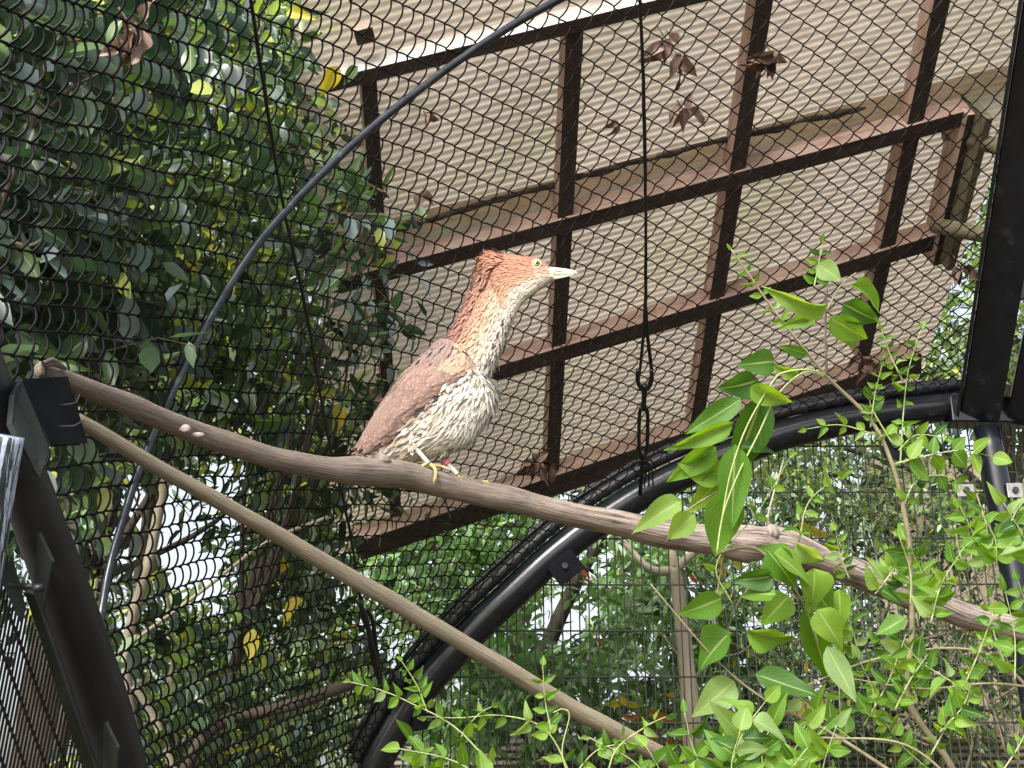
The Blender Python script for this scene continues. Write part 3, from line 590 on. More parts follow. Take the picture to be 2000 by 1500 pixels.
tree('bushy tree behind the hut filling the far upper left', 'tree', [(100, 100, 7, 1.0), (400, 50, 7, 1.0), (650, -50, 7.3, .9), (60, 500, 7, 1.0), (380, 450, 7.2, 1.0), (640, 350, 7.8, .8), (560, 700, 7.5, .9), (150, 820, 7, .8)], 1700, .1, [(3, DK), (4, MD), (4, LT), (1.5, YG), (1, PALE)], seed=21, trunk=(-2.6, 9), tr=.05)
tree('bushy tree in the far lower left behind the netting', 'tree', [(420, 1250, 7.5, .7), (600, 1380, 7.5, .8), (620, 1000, 8, .7), (280, 1420, 7.5, .6), (520, 870, 8, .4)], 800, .1, [(3, DK), (3, MD), (4, LT), (2, YG), (1, PALE)], seed=22, trunk=(-1.9, 8), tr=.08)
tree('mid green shrub with drooping leaves behind the mesh wall at lower centre', 'shrub', [(1000, 1250, 6.3, .42), (1180, 1180, 6.6, .42), (1320, 1100, 6.8, .38), (1080, 1380, 6.2, .36), (1250, 1330, 6.4, .4), (900, 1380, 6.2, .36), (820, 1100, 6.6, .4), (950, 1060, 6.8, .36), (1400, 1250, 6.8, .36)], 620, .11, [(2, MD), (5, (.15, .28, .1)), (3, (.22, .36, .17)), (1, PALE), (.02, RD)], seed=31, asp=.36, droop=.5, trunk=(.6, 7), tr=.03, name='leafy_shrub')
tree('thin-branched small-leaved shrub behind the mesh wall at lower right', 'shrub', [(1480, 1000, 7, .45), (1650, 950, 7.2, .45), (1800, 1050, 7, .45), (1500, 1250, 6.8, .45), (1700, 1280, 6.8, .5), (1900, 1300, 6.8, .5), (1950, 1000, 7.2, .4), (1820, 1420, 6.8, .4), (1400, 900, 7.2, .4), (1560, 1420, 6.6, .35)], 1500, .065, [(2, DK), (3, MD), (3, LT), (2, PALE), (.3, YL)], seed=33, trunk=(2.0, 7.4), tr=.03, name='leafy_shrub')
tree('bright leaved tree glimpsed between the hut and the black beam at right', 'tree', [(1900, 620, 7.2, .4), (1840, 700, 7.0, .3), (1980, 100, 8, .45), (1960, 350, 7.6, .45), (1960, 560, 7.4, .4), (2080, 300, 8, .5), (2060, 700, 7.6, .5), (1760, 760, 7.2, .3), (1560, 860, 7.6, .35)], 700, .08, [(2, DK), (3, MD), (4, LT), (2, PALE), (1, YG)], seed=41, trunk=(3.2, 8), tr=.06)
bk_ = [(x, y, 12 + 1.5 * math.sin(x * 3 + y), 1.7) for x in range(-150, 2300, 290) for y in (-120, 230, 560, 880, 1180, 1450) if not (640 < x < 1900 and y < 700) and not (x < 120 and y > 1000) and not (abs(x - 400) < 160 and 900 < y < 1250)]
for k, nm in enumerate(('dense dark tall tree far behind at left', 'dense dark tall tree far behind at centre', 'dense dark tall tree far behind at right')):
    bb = [b for b in bk_ if (b[0] < 620, 620 <= b[0] < 1400, b[0] >= 1400)[k]]
    tree(nm, 'tree', bb, 150 * len(bb), .17, [(5, DK), (4, MD), (1.5, LT), (.5, YG)], 'dense trees far behind', seed=50 + k, tr=.2, twl=.6)

# pale trunk with forked top behind the mesh wall
pt_ = empty('pale_trunk_tree', PY(1350, 1600, 6.1) * (1, 1, 0), 'slim pale trunk with forked limbs behind the mesh wall at lower right', 'tree')
tube('trunk', [PY(1375, 1700, 6.1), PY(1350, 1400, 6.1), PY(1330, 1200, 6.1), PY(1318, 1110, 6.1)], [.06, .045, .034, .028], M['trunk_pale'], pt_, 12, 30, .04, 3)
for q in ([(1318, 1115), (1270, 1110), (1220, 1060), (1180, 1000)], [(1318, 1112), (1308, 1050), (1300, 960), (1290, 880)], [(1320, 1112), (1370, 1060), (1430, 960), (1500, 900)]):
    tube('limb', [PY(a, b, 6.1) for a, b in q], [.026, .018, .014, .008], M['trunk_pale'], pt_, 8, 20, .04, 3)
foliage_mesh('crown', [(1300, 860, 6.1, .12), (1180, 1000, 6.1, .12), (1480, 900, 6.1, .14)], 14, .09, [(1, LT), (1, PALE)], M['leaf'], pt_, 9)
bt = empty('bare_stemmed_tree', P(330, 1500, 4.2) * (1, 1, 0), 'slim pale winding stems behind the netting at lower left', 'tree')
for q, r in (([(300, 1560), (255, 1380), (250, 1250), (290, 1100), (310, 1000), (330, 900)], .017), ([(360, 1560), (300, 1400), (260, 1340)], .014), ([(250, 1260), (400, 1150), (520, 1060), (640, 1010)], .006), ([(330, 1560), (420, 1420), (560, 1380), (700, 1330)], .02)):
    tube('stem', [P(a, b, 4.0) for a, b in q], r, M['trunk_pale'] if r < .019 else M['trunk_dark'], bt, 8, 40, .06, 5)

# thin twigs crossing behind the mesh wall
tw = empty('bare_twigs', PY(1700, 1500, 6.4) * (1, 1, 0), 'tangle of thin bare tan twigs behind the mesh wall at right', 'shrub')
rt = random.Random(5)
for k in range(34):
    u0, v0 = rt.uniform(1350, 1980), rt.uniform(1150, 1520); a = rt.uniform(-2.7, -.4); L = rt.uniform(120, 330)
    p = [(u0 + math.cos(a) * L * t + 18 * math.sin(t * 5 + k), v0 + math.sin(a) * L * t + 12 * math.sin(t * 7 + k)) for t in (0, .35, .7, 1)]
    Yk = rt.uniform(6, 6.8); tube('twig', [PY(x, y, Yk) for x, y in p], [.007, .006, .004, .002], M['stem_tan'] if k % 3 else M['trunk_pale'], tw, 5, 14)

# ------------- single leaf meshes
def leaf_mesh(name, mat, curl=.12, fold=.12, asp_shape=1.0, seed=0, wav=.02):
    nL, nW = 10, 5; V = []; UV = []
    for i in range(nL + 1):
        t = i / nL; w_ = (math.sin(math.pi * t ** (.72 * asp_shape)) ** .85) * (1 - .42 * t) * .72 if 0 < t < 1 else 0.0
        for j in range(nW):
            s = (j / (nW - 1) - .5) * 2
            V.append((s * w_ * .9, t, -curl * t * t + fold * abs(s) * w_ + wav * math.sin(9 * t + seed + s * 2) * abs(s))); UV.append((s, t))
    Fs = [(i * nW + j, i * nW + j + 1, (i + 1) * nW + j + 1, (i + 1) * nW + j) for i in range(nL) for j in range(nW - 1)]
    me = bpy.data.meshes.new(name); me.from_pydata(V, [], Fs); me.update(); me.polygons.foreach_set('use_smooth', [True] * len(Fs)); me.materials.append(mat)
    li = np.empty(len(me.loops), int); me.loops.foreach_get('vertex_index', li); me.uv_layers.new(name='UVMap').data.foreach_set('uv', np.array(UV)[li].ravel()); return me
LM = {k: [leaf_mesh(k, M[k], c, f, a, i, wv) for i, (c, f, a, wv) in enumerate(((.22, .16, 1, .02), (.42, .24, .9, .035), (-.06, .12, 1.1, .025), (.3, .34, 1, .045)))] for k in ('leaf_fresh', 'leaf_big', 'leaf_yellow', 'leaf_red')}
LM['leaf_dry'] = [leaf_mesh('leaf_dry', M['leaf_dry'], c, f, 1, i, .09) for i, (c, f) in enumerate(((.25, .3), (.5, .15), (-.2, .35), (.15, .5)))]
LM['leaf_fresh_small'] = LM['leaf_fresh']
rl = random.Random(17)
def put_leaf(parent, base, tip, width, kind='leaf_fresh', twist=None, name='leaf'):
    base, tip = np.asarray(base, float), np.asarray(tip, float); y = tip - base; L = np.linalg.norm(y); y = y / L
    view = nrm(CAM - base); tw_ = rl.gauss(0, .45) if twist is None else twist
    n = nrm(view * math.cos(tw_) + np.cross(y, view) * math.sin(tw_) + np.array([0, 0, -.25 if rl.random() < .7 else .5])); x = nrm(np.cross(y, n)); n = np.cross(x, y)
    o = bpy.data.objects.new(name, rl.choice(LM[kind])); COL.objects.link(o); o.parent = parent
    Mx = Matrix(((x[0] * width, y[0] * L, n[0] * L, 0), (x[1] * width, y[1] * L, n[1] * L, 0), (x[2] * width, y[2] * L, n[2] * L, 0), (0, 0, 0, 1)))
    Mx.translation = Vector(base - origin(parent)); o.matrix_local = Mx; return o
def pl(parent, b, t, wpx, z, kind='leaf_fresh', dz=None, twist=None, petiole=True):
    dz = rl.uniform(-.03, .03) if dz is None else dz
    return put_leaf(parent, P(b[0], b[1], z), P(t[0], t[1], z + dz), wpx * z / F * 1.02, kind, twist)
def stem(parent, pts, z, r0, r1, mt='stem_tan', name='stem', dz=0):
    n = len(pts); return tube(name, [P(a, b, z + dz * i / (n - 1)) for i, (a, b) in enumerate(pts)], list(np.linspace(r0, r1, n)), M[mt], parent, 7, max(8, n * 6), .06, n)
def spray(parent, pts, z, leafpx, n, kind='leaf_fresh', mt='stem_green', r=.0018, dz=0, asp=.5, pair=True):
    stem(parent, pts, z, r, r * .4, mt, dz=dz); c = catmull([(a, b, 0) for a, b in pts], 60)
    for i in range(n):
        t = .12 + .88 * i / max(1, n - 1); k = min(58, int(t * 59)); p = c[k]; d = nrm(c[min(59, k + 1)] - c[max(0, k - 1)]); nn = np.array([-d[1], d[0], 0])
        sides = (1, -1) if pair else ((1,) if i % 2 else (-1,))
        if i == n - 1: sides = (0,)
        for s in sides:
            dr = nrm(d * (.55 if s else 1) + nn * s * .85 + np.array([0, .25, 0]) + np.array([rl.gauss(0, .12), rl.gauss(0, .12), 0])); L = leafpx * rl.uniform(.75, 1.2) * (1 - .25 * t)
            b = p + dr * 2; e = b + dr * L; pl(parent, b, e, L * asp * rl.uniform(.85, 1.15), z + dz * t + rl.uniform(-.008, .008), kind, rl.gauss(0, .02))
sp = empty('sapling', P(1880, 1520, 2.6), 'tall fresh green sapling with large drooping leaves in front of the arch at right', 'sapling')
ZS = 2.6
stem(sp, [(1890, 1560), (1848, 1480), (1775, 1368), (1781, 1240), (1779, 1100), (1766, 1000), (1740, 900), (1700, 820), (1615, 735), (1560, 668), (1500, 590), (1462, 535), (1428, 488)], ZS, .0075, .0014)
stem(sp, [(1615, 735), (1612, 640), (1616, 560)], ZS, .003, .0015, 'twig'); stem(sp, [(1613, 610), (1640, 560), (1672, 532)], ZS, .002, .001)
stem(sp, [(1612, 732), (1575, 722), (1530, 728), (1510, 745), (1460, 830), (1428, 920), (1410, 1010)], ZS - .02, .002, .0014, 'stem_green', dz=-.1)
stem(sp, [(1612, 736), (1570, 728), (1520, 770), (1480, 850), (1440, 930), (1412, 1005), (1400, 1080)], ZS, .002, .0014, 'stem_green', dz=-.15)
for b, t, w_ in (((1597, 516), (1643, 548), 40), ((1615, 597), (1496, 583), 40), ((1664, 555), (1734, 601), 40), ((1646, 592), (1725, 639), 46), ((1624, 623), (1703, 669), 46), ((1622, 618), (1676, 681), 38),
                 ((1594, 618), (1520, 641), 26), ((1578, 692), (1522, 674), 24), ((1513, 706), (1447, 712), 48), ((1559, 730), (1500, 718), 22), ((1482, 742), (1400, 770), 52), ((1466, 755), (1547, 797), 40),
                 ((1448, 780), (1335, 850), 42), ((1433, 824), (1301, 890), 34), ((1426, 848), (1335, 856), 38), ((1398, 872), (1303, 945), 44), ((1416, 930), (1321, 905), 56), ((1447, 872), (1520, 876), 28),
                 ((1490, 770), (1425, 965), 66), ((1436, 868), (1428, 1035), 60), ((1412, 925), (1353, 1005), 52), ((1422, 955), (1395, 1085), 72), ((1358, 1004), (1299, 1056), 44), ((1332, 978), (1230, 1032), 44),
                 ((1510, 1125), (1433, 1139), 42), ((1515, 1162), (1443, 1150), 46), ((1541, 1164), (1487, 1219), 54), ((1410, 1168), (1326, 1206), 50), ((1428, 1235), (1352, 1302), 66), ((1458, 1230), (1559, 1262), 48),
                 ((1475, 1316), (1598, 1362), 50), ((1435, 1330), (1354, 1400), 58), ((1510, 1080), (1596, 1131), 58), ((1540, 1100), (1480, 1060), 44), ((1580, 1140), (1638, 1206), 56), ((1597, 1190), (1648, 1268), 52),
                 ((1573, 1180), (1625, 1356), 46), ((1615, 1262), (1673, 1372), 42), ((1769, 1206), (1710, 1243), 34), ((1590, 1110), (1595, 1200), 60), ((1640, 1150), (1640, 1240), 40), ((1500, 1075), (1560, 1150), 54), ((1555, 1060), (1612, 1110), 40)):
    o = pl(sp, b, t, w_, ZS - .05 + rl.uniform(-.05, .05), twist=rl.gauss(0, .25))
for q in ([(1400, 1080), (1470, 1070), (1520, 1110), (1570, 1180), (1600, 1260)], [(1512, 1130), (1550, 1160), (1560, 1180)], [(1300, 1060), (1340, 1000), (1400, 960)], [(1760, 1520), (1620, 1430), (1500, 1370), (1400, 1290), (1270, 1140)], [(1420, 1000), (1410, 1100), (1396, 1200), (1400, 1310)]):
    stem(sp, q, ZS - .03, .004 if len(q) == 5 else .002, .0014, 'stem_tan')
spray(sp, [(1545, 650), (1500, 590), (1462, 535), (1428, 486)], ZS, 26, 7, asp=.42)
spray(sp, [(1590, 560), (1598, 520), (1606, 478)], ZS, 28, 5)
spray(sp, [(1705, 848), (1640, 830), (1575, 838)], ZS, 26, 4)
spray(sp, [(1750, 905), (1820, 888), (1880, 880), (1940, 892)], ZS - .04, 50, 5, asp=.62)
for q, L, n in (([(1758, 910), (1765, 800), (1775, 720), (1800, 640)], 26, 8), ([(1764, 745), (1738, 692), (1722, 645)], 24, 6), ([(1700, 835), (1708, 775), (1722, 715)], 24, 6), ([(1755, 880), (1790, 850), (1850, 855)], 36, 5), ([(1745, 870), (1700, 790), (1712, 760)], 30, 4), ([(1760, 1000), (1790, 940), (1850, 930), (1890, 960)], 34, 5), ([(1560, 1060), (1580, 980), (1640, 930)], 30, 5), ([(1430, 1180), (1400, 1100), (1480, 1000), (1545, 890)], 30, 6)):
    spray(sp, q, ZS, L, n)
s2 = empty('leafy_shrub', P(1900, 1560, 2.5), 'dense light green small-leaved shrub in the bottom right corner', 'shrub')
stem(s2, [(2040, 1380), (1950, 1290), (1850, 1266), (1700, 1290), (1560, 1345)], 2.62, .004, .0015, 'stem_tan')
stem(s2, [(2040, 1345), (1930, 1335), (1800, 1345), (1660, 1325)], 2.6, .003, .0012, 'stem_tan')
stem(s2, [(1930, 1600), (1780, 1460), (1600, 1440)], 2.5, .003, .002, 'stem_tan')
for k in range(27):
    u0 = rl.uniform(1630, 2020); v0 = rl.uniform(1060, 1540); a = rl.uniform(-2.5, -1.0); L = rl.uniform(90, 190)
    q = [(u0 + math.cos(a) * L * t + 14 * math.sin(t * 3 + k), v0 + math.sin(a) * L * t) for t in (0, .5, 1)]
    spray(s2, q, rl.uniform(2.35, 2.85), rl.choice((26, 32, 38, 50)), rl.choice((5, 6, 6)), asp=.5)
s3 = empty('leafy_shrub', P(1450, 1600, 2.3), 'broad green leaved shrub top at the bottom edge below the pole end', 'shrub')
for k in range(15):
    u0 = rl.uniform(1330, 1640); v0 = rl.uniform(1480, 1600); a = rl.uniform(-2.4, -.8); L = rl.uniform(80, 160)
    q = [(u0, v0), (u0 + math.cos(a) * L * .5, v0 + math.sin(a) * L * .5), (u0 + math.cos(a) * L + 20, v0 + math.sin(a) * L)]
    spray(s3, q, rl.uniform(2.2, 2.5), rl.choice((50, 64, 76)), 4, asp=.5)
s4 = empty('sprig_shrub', P(950, 1600, 2.35), 'thin arching sprigs of pale green leaflets low in front of the arch foot', 'shrub')
for q, L, n in (([(1010, 1560), (900, 1430), (800, 1372), (735, 1345), (684, 1332)], 34, 9), ([(835, 1392), (815, 1340), (785, 1292)], 30, 6), ([(960, 1530), (880, 1484), (780, 1462)], 52, 5), ([(1130, 1550), (1070, 1430), (985, 1398), (900, 1402), (830, 1400)], 38, 8), ([(1078, 1430), (1065, 1370), (1060, 1300)], 28, 5), ([(1180, 1560), (1200, 1470), (1260, 1420), (1300, 1400)], 36, 6), ([(1090, 1560), (1160, 1470), (1230, 1450)], 34, 5), ([(850, 1560), (830, 1500), (800, 1440)], 44, 4), ([(1280, 1560), (1240, 1490), (1150, 1440)], 32, 6), ([(930, 1560), (900, 1450), (930, 1400), (960, 1380)], 26, 5)):
    spray(s4, q, 2.35 + rl.uniform(-.06, .06), L, n, asp=.48)
stem(s4, [(1120, 1540), (1098, 1470), (1112, 1400), (1100, 1385), (1080, 1392)], 2.3, .0014, .001, 'stem_green')

# colour accents behind the mesh wall
ac_ = empty('croton_shrub', PY(1300, 1560, 6) * (1, 1, 0), 'shrub with orange, red and yellow leaves behind the mesh near the pale trunk', 'shrub')
stem(ac_, [(1300, 1560), (1290, 1440), (1250, 1380)], 6.1, .012, .004, 'twig'); stem(ac_, [(1320, 1560), (1330, 1440), (1345, 1400)], 6.1, .012, .004, 'twig')
for u, v, a, L, k in ((1265, 1385, .4, 60, 'leaf_red'), (1215, 1395, .2, 50, 'leaf_red'), (1210, 1360, .6, 55, 'leaf_yellow'), (1300, 1355, -.1, 34, 'leaf_yellow'), (1180, 1372, 0, 50, 'leaf_yellow'), (1255, 1425, .7, 48, 'leaf_red'), (1330, 1420, .9, 55, 'leaf_yellow'), (1310, 1440, 1.4, 45, 'leaf_red'), (1405, 1085, 1.3, 52, 'leaf_yellow'), (1435, 1080, 1.2, 50, 'leaf_yellow'), (1135, 1110, .8, 30, 'leaf_red'), (1140, 1128, .5, 26, 'leaf_red'), (1180, 1245, 2.0, 24, 'leaf_red'), (1545, 1395, -.4, 80, 'leaf_yellow'), (1550, 1440, .2, 70, 'leaf_yellow'), (1560, 1020, .5, 80, 'leaf_yellow'), (1350, 1120, 1, 34, 'leaf_red')):
    z_ = 6.0; pl(ac_, (u, v), (u + math.cos(a) * L, v + math.sin(a) * L), L * .3, z_, k, .04, .5)
# near laurel leaves that can be told apart at the left edge
nl_ = empty('laurel_branch', P(60, 300, 2.5), 'dark glossy laurel branch with big separate leaves right behind the netting at far left', 'branch')
stem(nl_, [(-120, 700), (-20, 450), (60, 250), (90, 60)], 2.55, .01, .004, 'twig'); stem(nl_, [(-20, 450), (60, 480), (130, 420)], 2.55, .006, .003, 'twig'); stem(nl_, [(60, 250), (130, 180), (200, 140)], 2.6, .005, .002, 'twig')
for k in range(46):
    t = rl.random(); u = rl.uniform(-40, 190) * (1 - .3 * t); v = rl.uniform(-20, 700); a = rl.uniform(.2, 2.6); L = rl.uniform(75, 115)
    zz = 2.5 + rl.uniform(-.05, .35); pl(nl_, (u, v), (u + math.cos(a) * L, v + math.sin(a) * L), L * .42, zz, 'leaf_big', rl.uniform(-.06, .06), rl.gauss(0, .5))
for k in range(150):
    u = rl.uniform(180, 700); v = rl.uniform(20, 1480)
    if min(math.hypot(u - a_, v - b_) - c_ for a_, b_, c_ in GAPS) < 20: continue
    a = rl.uniform(.1, 3.0); L = rl.uniform(48, 84); zz = netz(u, v) + rl.uniform(.25, .9)
    kd = 'leaf_yellow' if rl.random() < .08 else 'leaf_big'
    pl(nl_, (u, v), (u + math.cos(a) * L, v + math.sin(a) * L), L * .42, float(zz), kd, rl.uniform(-.06, .06), rl.gauss(0, .5))

# dead leaves caught in the netting
def dry(label, c, n, L, seed, spread=30):
    r_ = random.Random(seed); zc = float(netz(*c)) + .03; e = empty('dry_leaf_cluster', P(c[0], c[1], zc), label, 'dead leaves', 'dead leaves caught on the netting')
    stem(e, [(c[0] - spread * .6, c[1] - spread * .9), c, (c[0] + spread * .5, c[1] + spread * .6)], zc, .0025, .001, 'twig', 'twig')
    for k in range(n):
        a = r_.uniform(.3, 2.8) if r_.random() < .7 else r_.uniform(-3, 3); l = L * r_.uniform(.7, 1.2); u = c[0] + r_.uniform(-spread, spread) * .5; v = c[1] + r_.uniform(-spread, spread) * .5
        pl(e, (u, v), (u + math.cos(a) * l, v + math.sin(a) * l), l * .42, zc + r_.uniform(0, .04), 'leaf_dry', r_.uniform(-.03, .03))
dry('brown curled leaf cluster on the netting near the top, right of the vertical cable', (1310, 90), 8, 58, 1, 46)
dry('brown and grey dead leaves on the netting over the third rafter at top right', (1510, 108), 7, 48, 2, 26)
dry('pinkish dead leaves on the netting above the lap of the roof sheets', (1335, 215), 5, 46, 3, 22)
dry('single brown leaf on the netting above the bird, near the left rafter', (832, 224), 2, 40, 4, 8)
dry('small dark dead leaf on the netting right of the second rafter', (1205, 240), 2, 28, 5, 6)
dry('tangled dead leaves low on the netting left of the second rafter foot', (1050, 900), 7, 44, 6, 30)
dry('dark shrivelled leaves on the netting behind the top of the sapling', (1690, 705), 6, 44, 7, 26)
dry('dry grey brown leaves hanging at the top left edge of the netting', (262, 60), 9, 62, 8, 50)
dry('yellow brown leaf lying against the netting left of the bird head', (830, 372), 2, 46, 9, 8)
dry('dry leaves jammed beside the beam under the lower log', (1872, 515), 4, 40, 10, 18)

# ---------------------------------------------------------------- the bird
BY = 2.86
SECT = [((1073, 520), (1080, 546), .009), ((1055, 508), (1066, 558), .018), ((1025, 502), (1045, 572), .023), ((985, 497), (1020, 593), .026), ((950, 501), (1003, 622), .028), ((935, 535), (993, 646), .029), ((917, 575), (985, 668), .031), ((899, 620), (975, 690), .036),
        ((882, 652), (965, 718), .043), ((860, 678), (952, 742), .052), ((835, 702), (965, 762), .060), ((808, 728), (964, 796), .065), ((785, 755), (943, 828), .065), ((763, 787), (918, 860), .060), ((743, 817), (872, 880), .050), ((727, 845), (822, 893), .038), ((714, 868), (772, 900), .022), ((703, 886), (722, 902), .008)]
ST = np.array([[*PY(*a, BY)] for a, b, w_ in SECT]); SB = np.array([[*PY(*b, BY)] for a, b, w_ in SECT]); SW = np.array([w_ for a, b, w_ in SECT])
NS = 120; KS = np.linspace(0, len(SECT) - 1, NS)
CT, CB = catmull(ST, NS), catmull(SB, NS); CW = catmull(np.c_[SW, SW, SW], NS)[:, 0]
def body(k, th, out=0):
    """k section index (0 bill .. 17 tail), th=0 back, pi/2 towards viewer, pi belly"""
    i = np.clip(np.asarray(k, float) / (len(SECT) - 1) * (NS - 1), 0, NS - 1.001); a = i.astype(int); f = (i - a)[..., None]
    T = CT[a] * (1 - f) + CT[a + 1] * f; B = CB[a] * (1 - f) + CB[a + 1] * f; W = (CW[a] * (1 - f[..., 0]) + CW[a + 1] * f[..., 0])
    c = (T + B) / 2; h = (T - B) / 2; th = np.asarray(th, float); hl = np.linalg.norm(h, axis=-1)
    ct, sn = np.cos(th), np.sin(th); sn = np.sign(sn) * np.abs(sn) ** .85
    return c + h * (ct * (1 + out / hl))[..., None] + np.array([0, -1.0, 0]) * ((W + out) * sn)[..., None]
bird = empty('heron', P(830, 915, 2.9), 'rufous headed brown and cream heron standing on the branch perch facing right', 'bird')
def featmat(name, rough=.75, base=None):
    m, nt, b = mat_new(name); a = nt.nodes.new('ShaderNodeAttribute'); a.attribute_name = 'tint'
    v = coords(nt, 'UV', (30, 2, 1)); n = noise(nt, v, 1, 5, .7); n2 = noise(nt, coords(nt, 'Object'), 160, 5)
    c = mix(nt, a.outputs['Color'], (.0, .0, .0), ramp(nt, n, [(.35, (.16, .16, .16)), (.65, (0, 0, 0))])); c = mix(nt, c, (1, .95, .9), ramp(nt, n2, [(.55, (0, 0, 0)), (.8, (.18, .18, .18))]))
    nt.links.new(c, b.inputs['Base Color']); b.inputs['Roughness'].default_value = rough; b.inputs['Specular IOR Level'].default_value = .2; b.inputs['Sheen Weight'].default_value = .15
    bump(nt, b, n, .3, .0008); return m
M['feather'] = featmat('feather')
CROWN = np.array((.41, .19, .12)); CHEEK = np.array((.52, .31, .2)); BUFF = np.array((.62, .47, .33)); CREAM = np.array((.72, .66, .55)); WHITE = np.array((.8, .78, .72)); NAPE = np.array((.38, .2, .145)); MAUVE = np.array((.32, .215, .18)); SHOULD = np.array((.27, .2, .19)); DARK = np.array((.055, .042, .045)); OLIVE = np.array((.42, .37, .27))
def lerp(a, b, t): t = np.clip(t, 0, 1); return a * (1 - t) + b * t
def plum(k, th, rg):
    s = (1 - math.cos(min(th, 2 * math.pi - th))) / 2     # 0 back .. 1 front
    if k < 4.5:
        c = lerp(CROWN, CHEEK, (s - .3) * 2); c = lerp(c, CREAM, (s - (.62 + .05 * k / 4)) * 5)
        if k < 1.6: c = lerp(c, np.array((.6, .5, .42)), (s - .35) * 2)
        if abs(k - 4.6) < .5 and .25 < s < .55: c = lerp(c, c * .55, .7)  # shadow patch at the ear and neck, painted into the plumage colour
    elif k < 9:
        c = lerp(NAPE, CHEEK, (s - .15) * 3); c = lerp(c, BUFF, (s - .38) * 4); c = lerp(c, CREAM, (s - .62) * 5)
        if k > 7.6: c = lerp(c, SHOULD, (1 - s * 3) * (k - 7.6))
    else:
        c = lerp(SHOULD, OLIVE, (s - .25) * 3); c = lerp(c, CREAM, (s - .42) * 4); c = lerp(c, WHITE, (s - .7) * 2.5 * (1 if k < 13 else .4))
        if k > 13: c = lerp(c, BUFF * .9, (k - 13) * .22)
    # dark streaks down the throat line and flecks on the belly
    r = rg.random()
    if 4.0 < k < 9.5 and .84 < s and r < .14: c = DARK * 2.2
    elif k >= 9.5 and s > .45:
        if r < .25: c = c * .9 + np.array((.42, .29, .19)) * .08
        elif r < .5: c = WHITE * 1.03
    elif k >= 4 and r < .10: c = c * .82
    return c * rg.uniform(.93, 1.06)
# body mesh: one continuous figure
ks = np.linspace(0, 17, 90); nth = 36; V = []; Cc = []; rgb = np.random.default_rng(3)
for k in ks:
    th = np.arange(nth) * 2 * math.pi / nth; V.append(body(np.full(nth, k), th, -.0015))
    for t in th:
        cst = plum(k, t, np.random.default_rng(int(k * 3) * 50 + int(t * 3))); Cc.append(cst * .92)
V = np.vstack(V); Fs = [(i * nth + j, i * nth + (j + 1) % nth, (i + 1) * nth + (j + 1) % nth, (i + 1) * nth + j) for i in range(89) for j in range(nth)] + [tuple(range(nth))[::-1], tuple(range(89 * nth, 90 * nth))]
mesh_from('body', V, Fs, M['feather'], bird, True, np.c_[np.tile(np.arange(nth) / nth, 90), np.repeat(ks, nth)], np.array(Cc))
# plumage: overlapping small feathers
def feather(mb, p, d, n, L, W, col, lift=.15, curl=.0, tipcol=None):
    x = nrm(np.cross(d, n)); n2 = nrm(np.cross(x, d)); V = []; C = []
    for i, (t, w_) in enumerate(((0, .25), (.35, 1), (.75, .85), (1, .08))):
        c = p + d * L * t + n2 * (lift * L * t - curl * L * t * t)
        for s in (-1, 0, 1): V.append(c + x * s * w_ * W / 2 + n2 * (0 if s else .06 * W)); C.append(col if (tipcol is None or t < .8) else tipcol)
    Fs = [(i * 3 + j, i * 3 + j + 1, (i + 1) * 3 + j + 1, (i + 1) * 3 + j) for i in range(3) for j in range(2)]
    if hasattr(mb, 'N'): mb.N.append(np.array([nrm(n * .85 + x * s * .25 + d * .06) for t in range(4) for s in (-1, 0, 1)]))
    mb.add(V, Fs, np.array([((s + 1) / 2, t) for t in (0, .35, .75, 1) for s in (-1, 0, 1)]), np.clip(np.array(C), 0, 1))
mb = MB(); mb.N = []; rg = np.random.default_rng(9)
NF = 19000; area = np.interp(np.linspace(0, 17, 400), range(18), [3, 5, 7, 9.5, 12, 12, 12, 11, 11, 12, 14, 16, 16, 15, 13, 9, 6, 2]); cdf = np.cumsum(area) / area.sum()
kf = np.interp(rg.random(NF), cdf, np.linspace(0, 17, 400)); thf = rg.uniform(-.35, math.pi + .35, NF)
order = np.argsort(-kf)
p0 = body(kf, thf); p1 = body(np.minimum(kf + .25, 16.99), thf); pa = body(kf, thf + .03); 
for i in order:
    k, th = kf[i], thf[i]
    d = nrm(p1[i] - p0[i] + rg.normal(size=3) * .0013); n = nrm(np.cross(pa[i] - p0[i], d)); c = body(np.array(k), np.array(0.)) * .5 + body(np.array(k), np.array(math.pi)) * .5
    if n @ (p0[i] - c) < 0: n = -n
    s = (1 - math.cos(th)) / 2
    L = np.interp(k, [0, 1.5, 4, 8, 10, 15, 17], [.006, .009, .015, .022, .028, .03, .026]) * rg.uniform(.8, 1.25); W = L * np.interp(k, [0, 4, 8, 12], [.34, .24, .18, .17])
    if k < .5: L *= .7
    if k < 2.2 and math.hypot(*(np.array([p0[i][0], p0[i][2]]) - PY(1048, 521, BY)[[0, 2]])) < .0125: continue
    lift = .08 if k < 5 else .05
    if s > .4 and k > 5: L *= rg.uniform(.7, 1.5); W *= rg.uniform(.8, 1.5); lift = .012; d = nrm(d + rg.normal(size=3) * .10); 
    if 3.2 < k < 5 and s < .25: L *= 1.7; lift = .42
    if 5 < k < 8 and s < .2: lift = .28; L *= 1.2
    if s > .93 and k > 3: lift = .1
    feather(mb, p0[i] - n * .001, d, n, L, W, plum(k, th, rg), lift * rg.uniform(.4, 1.4))
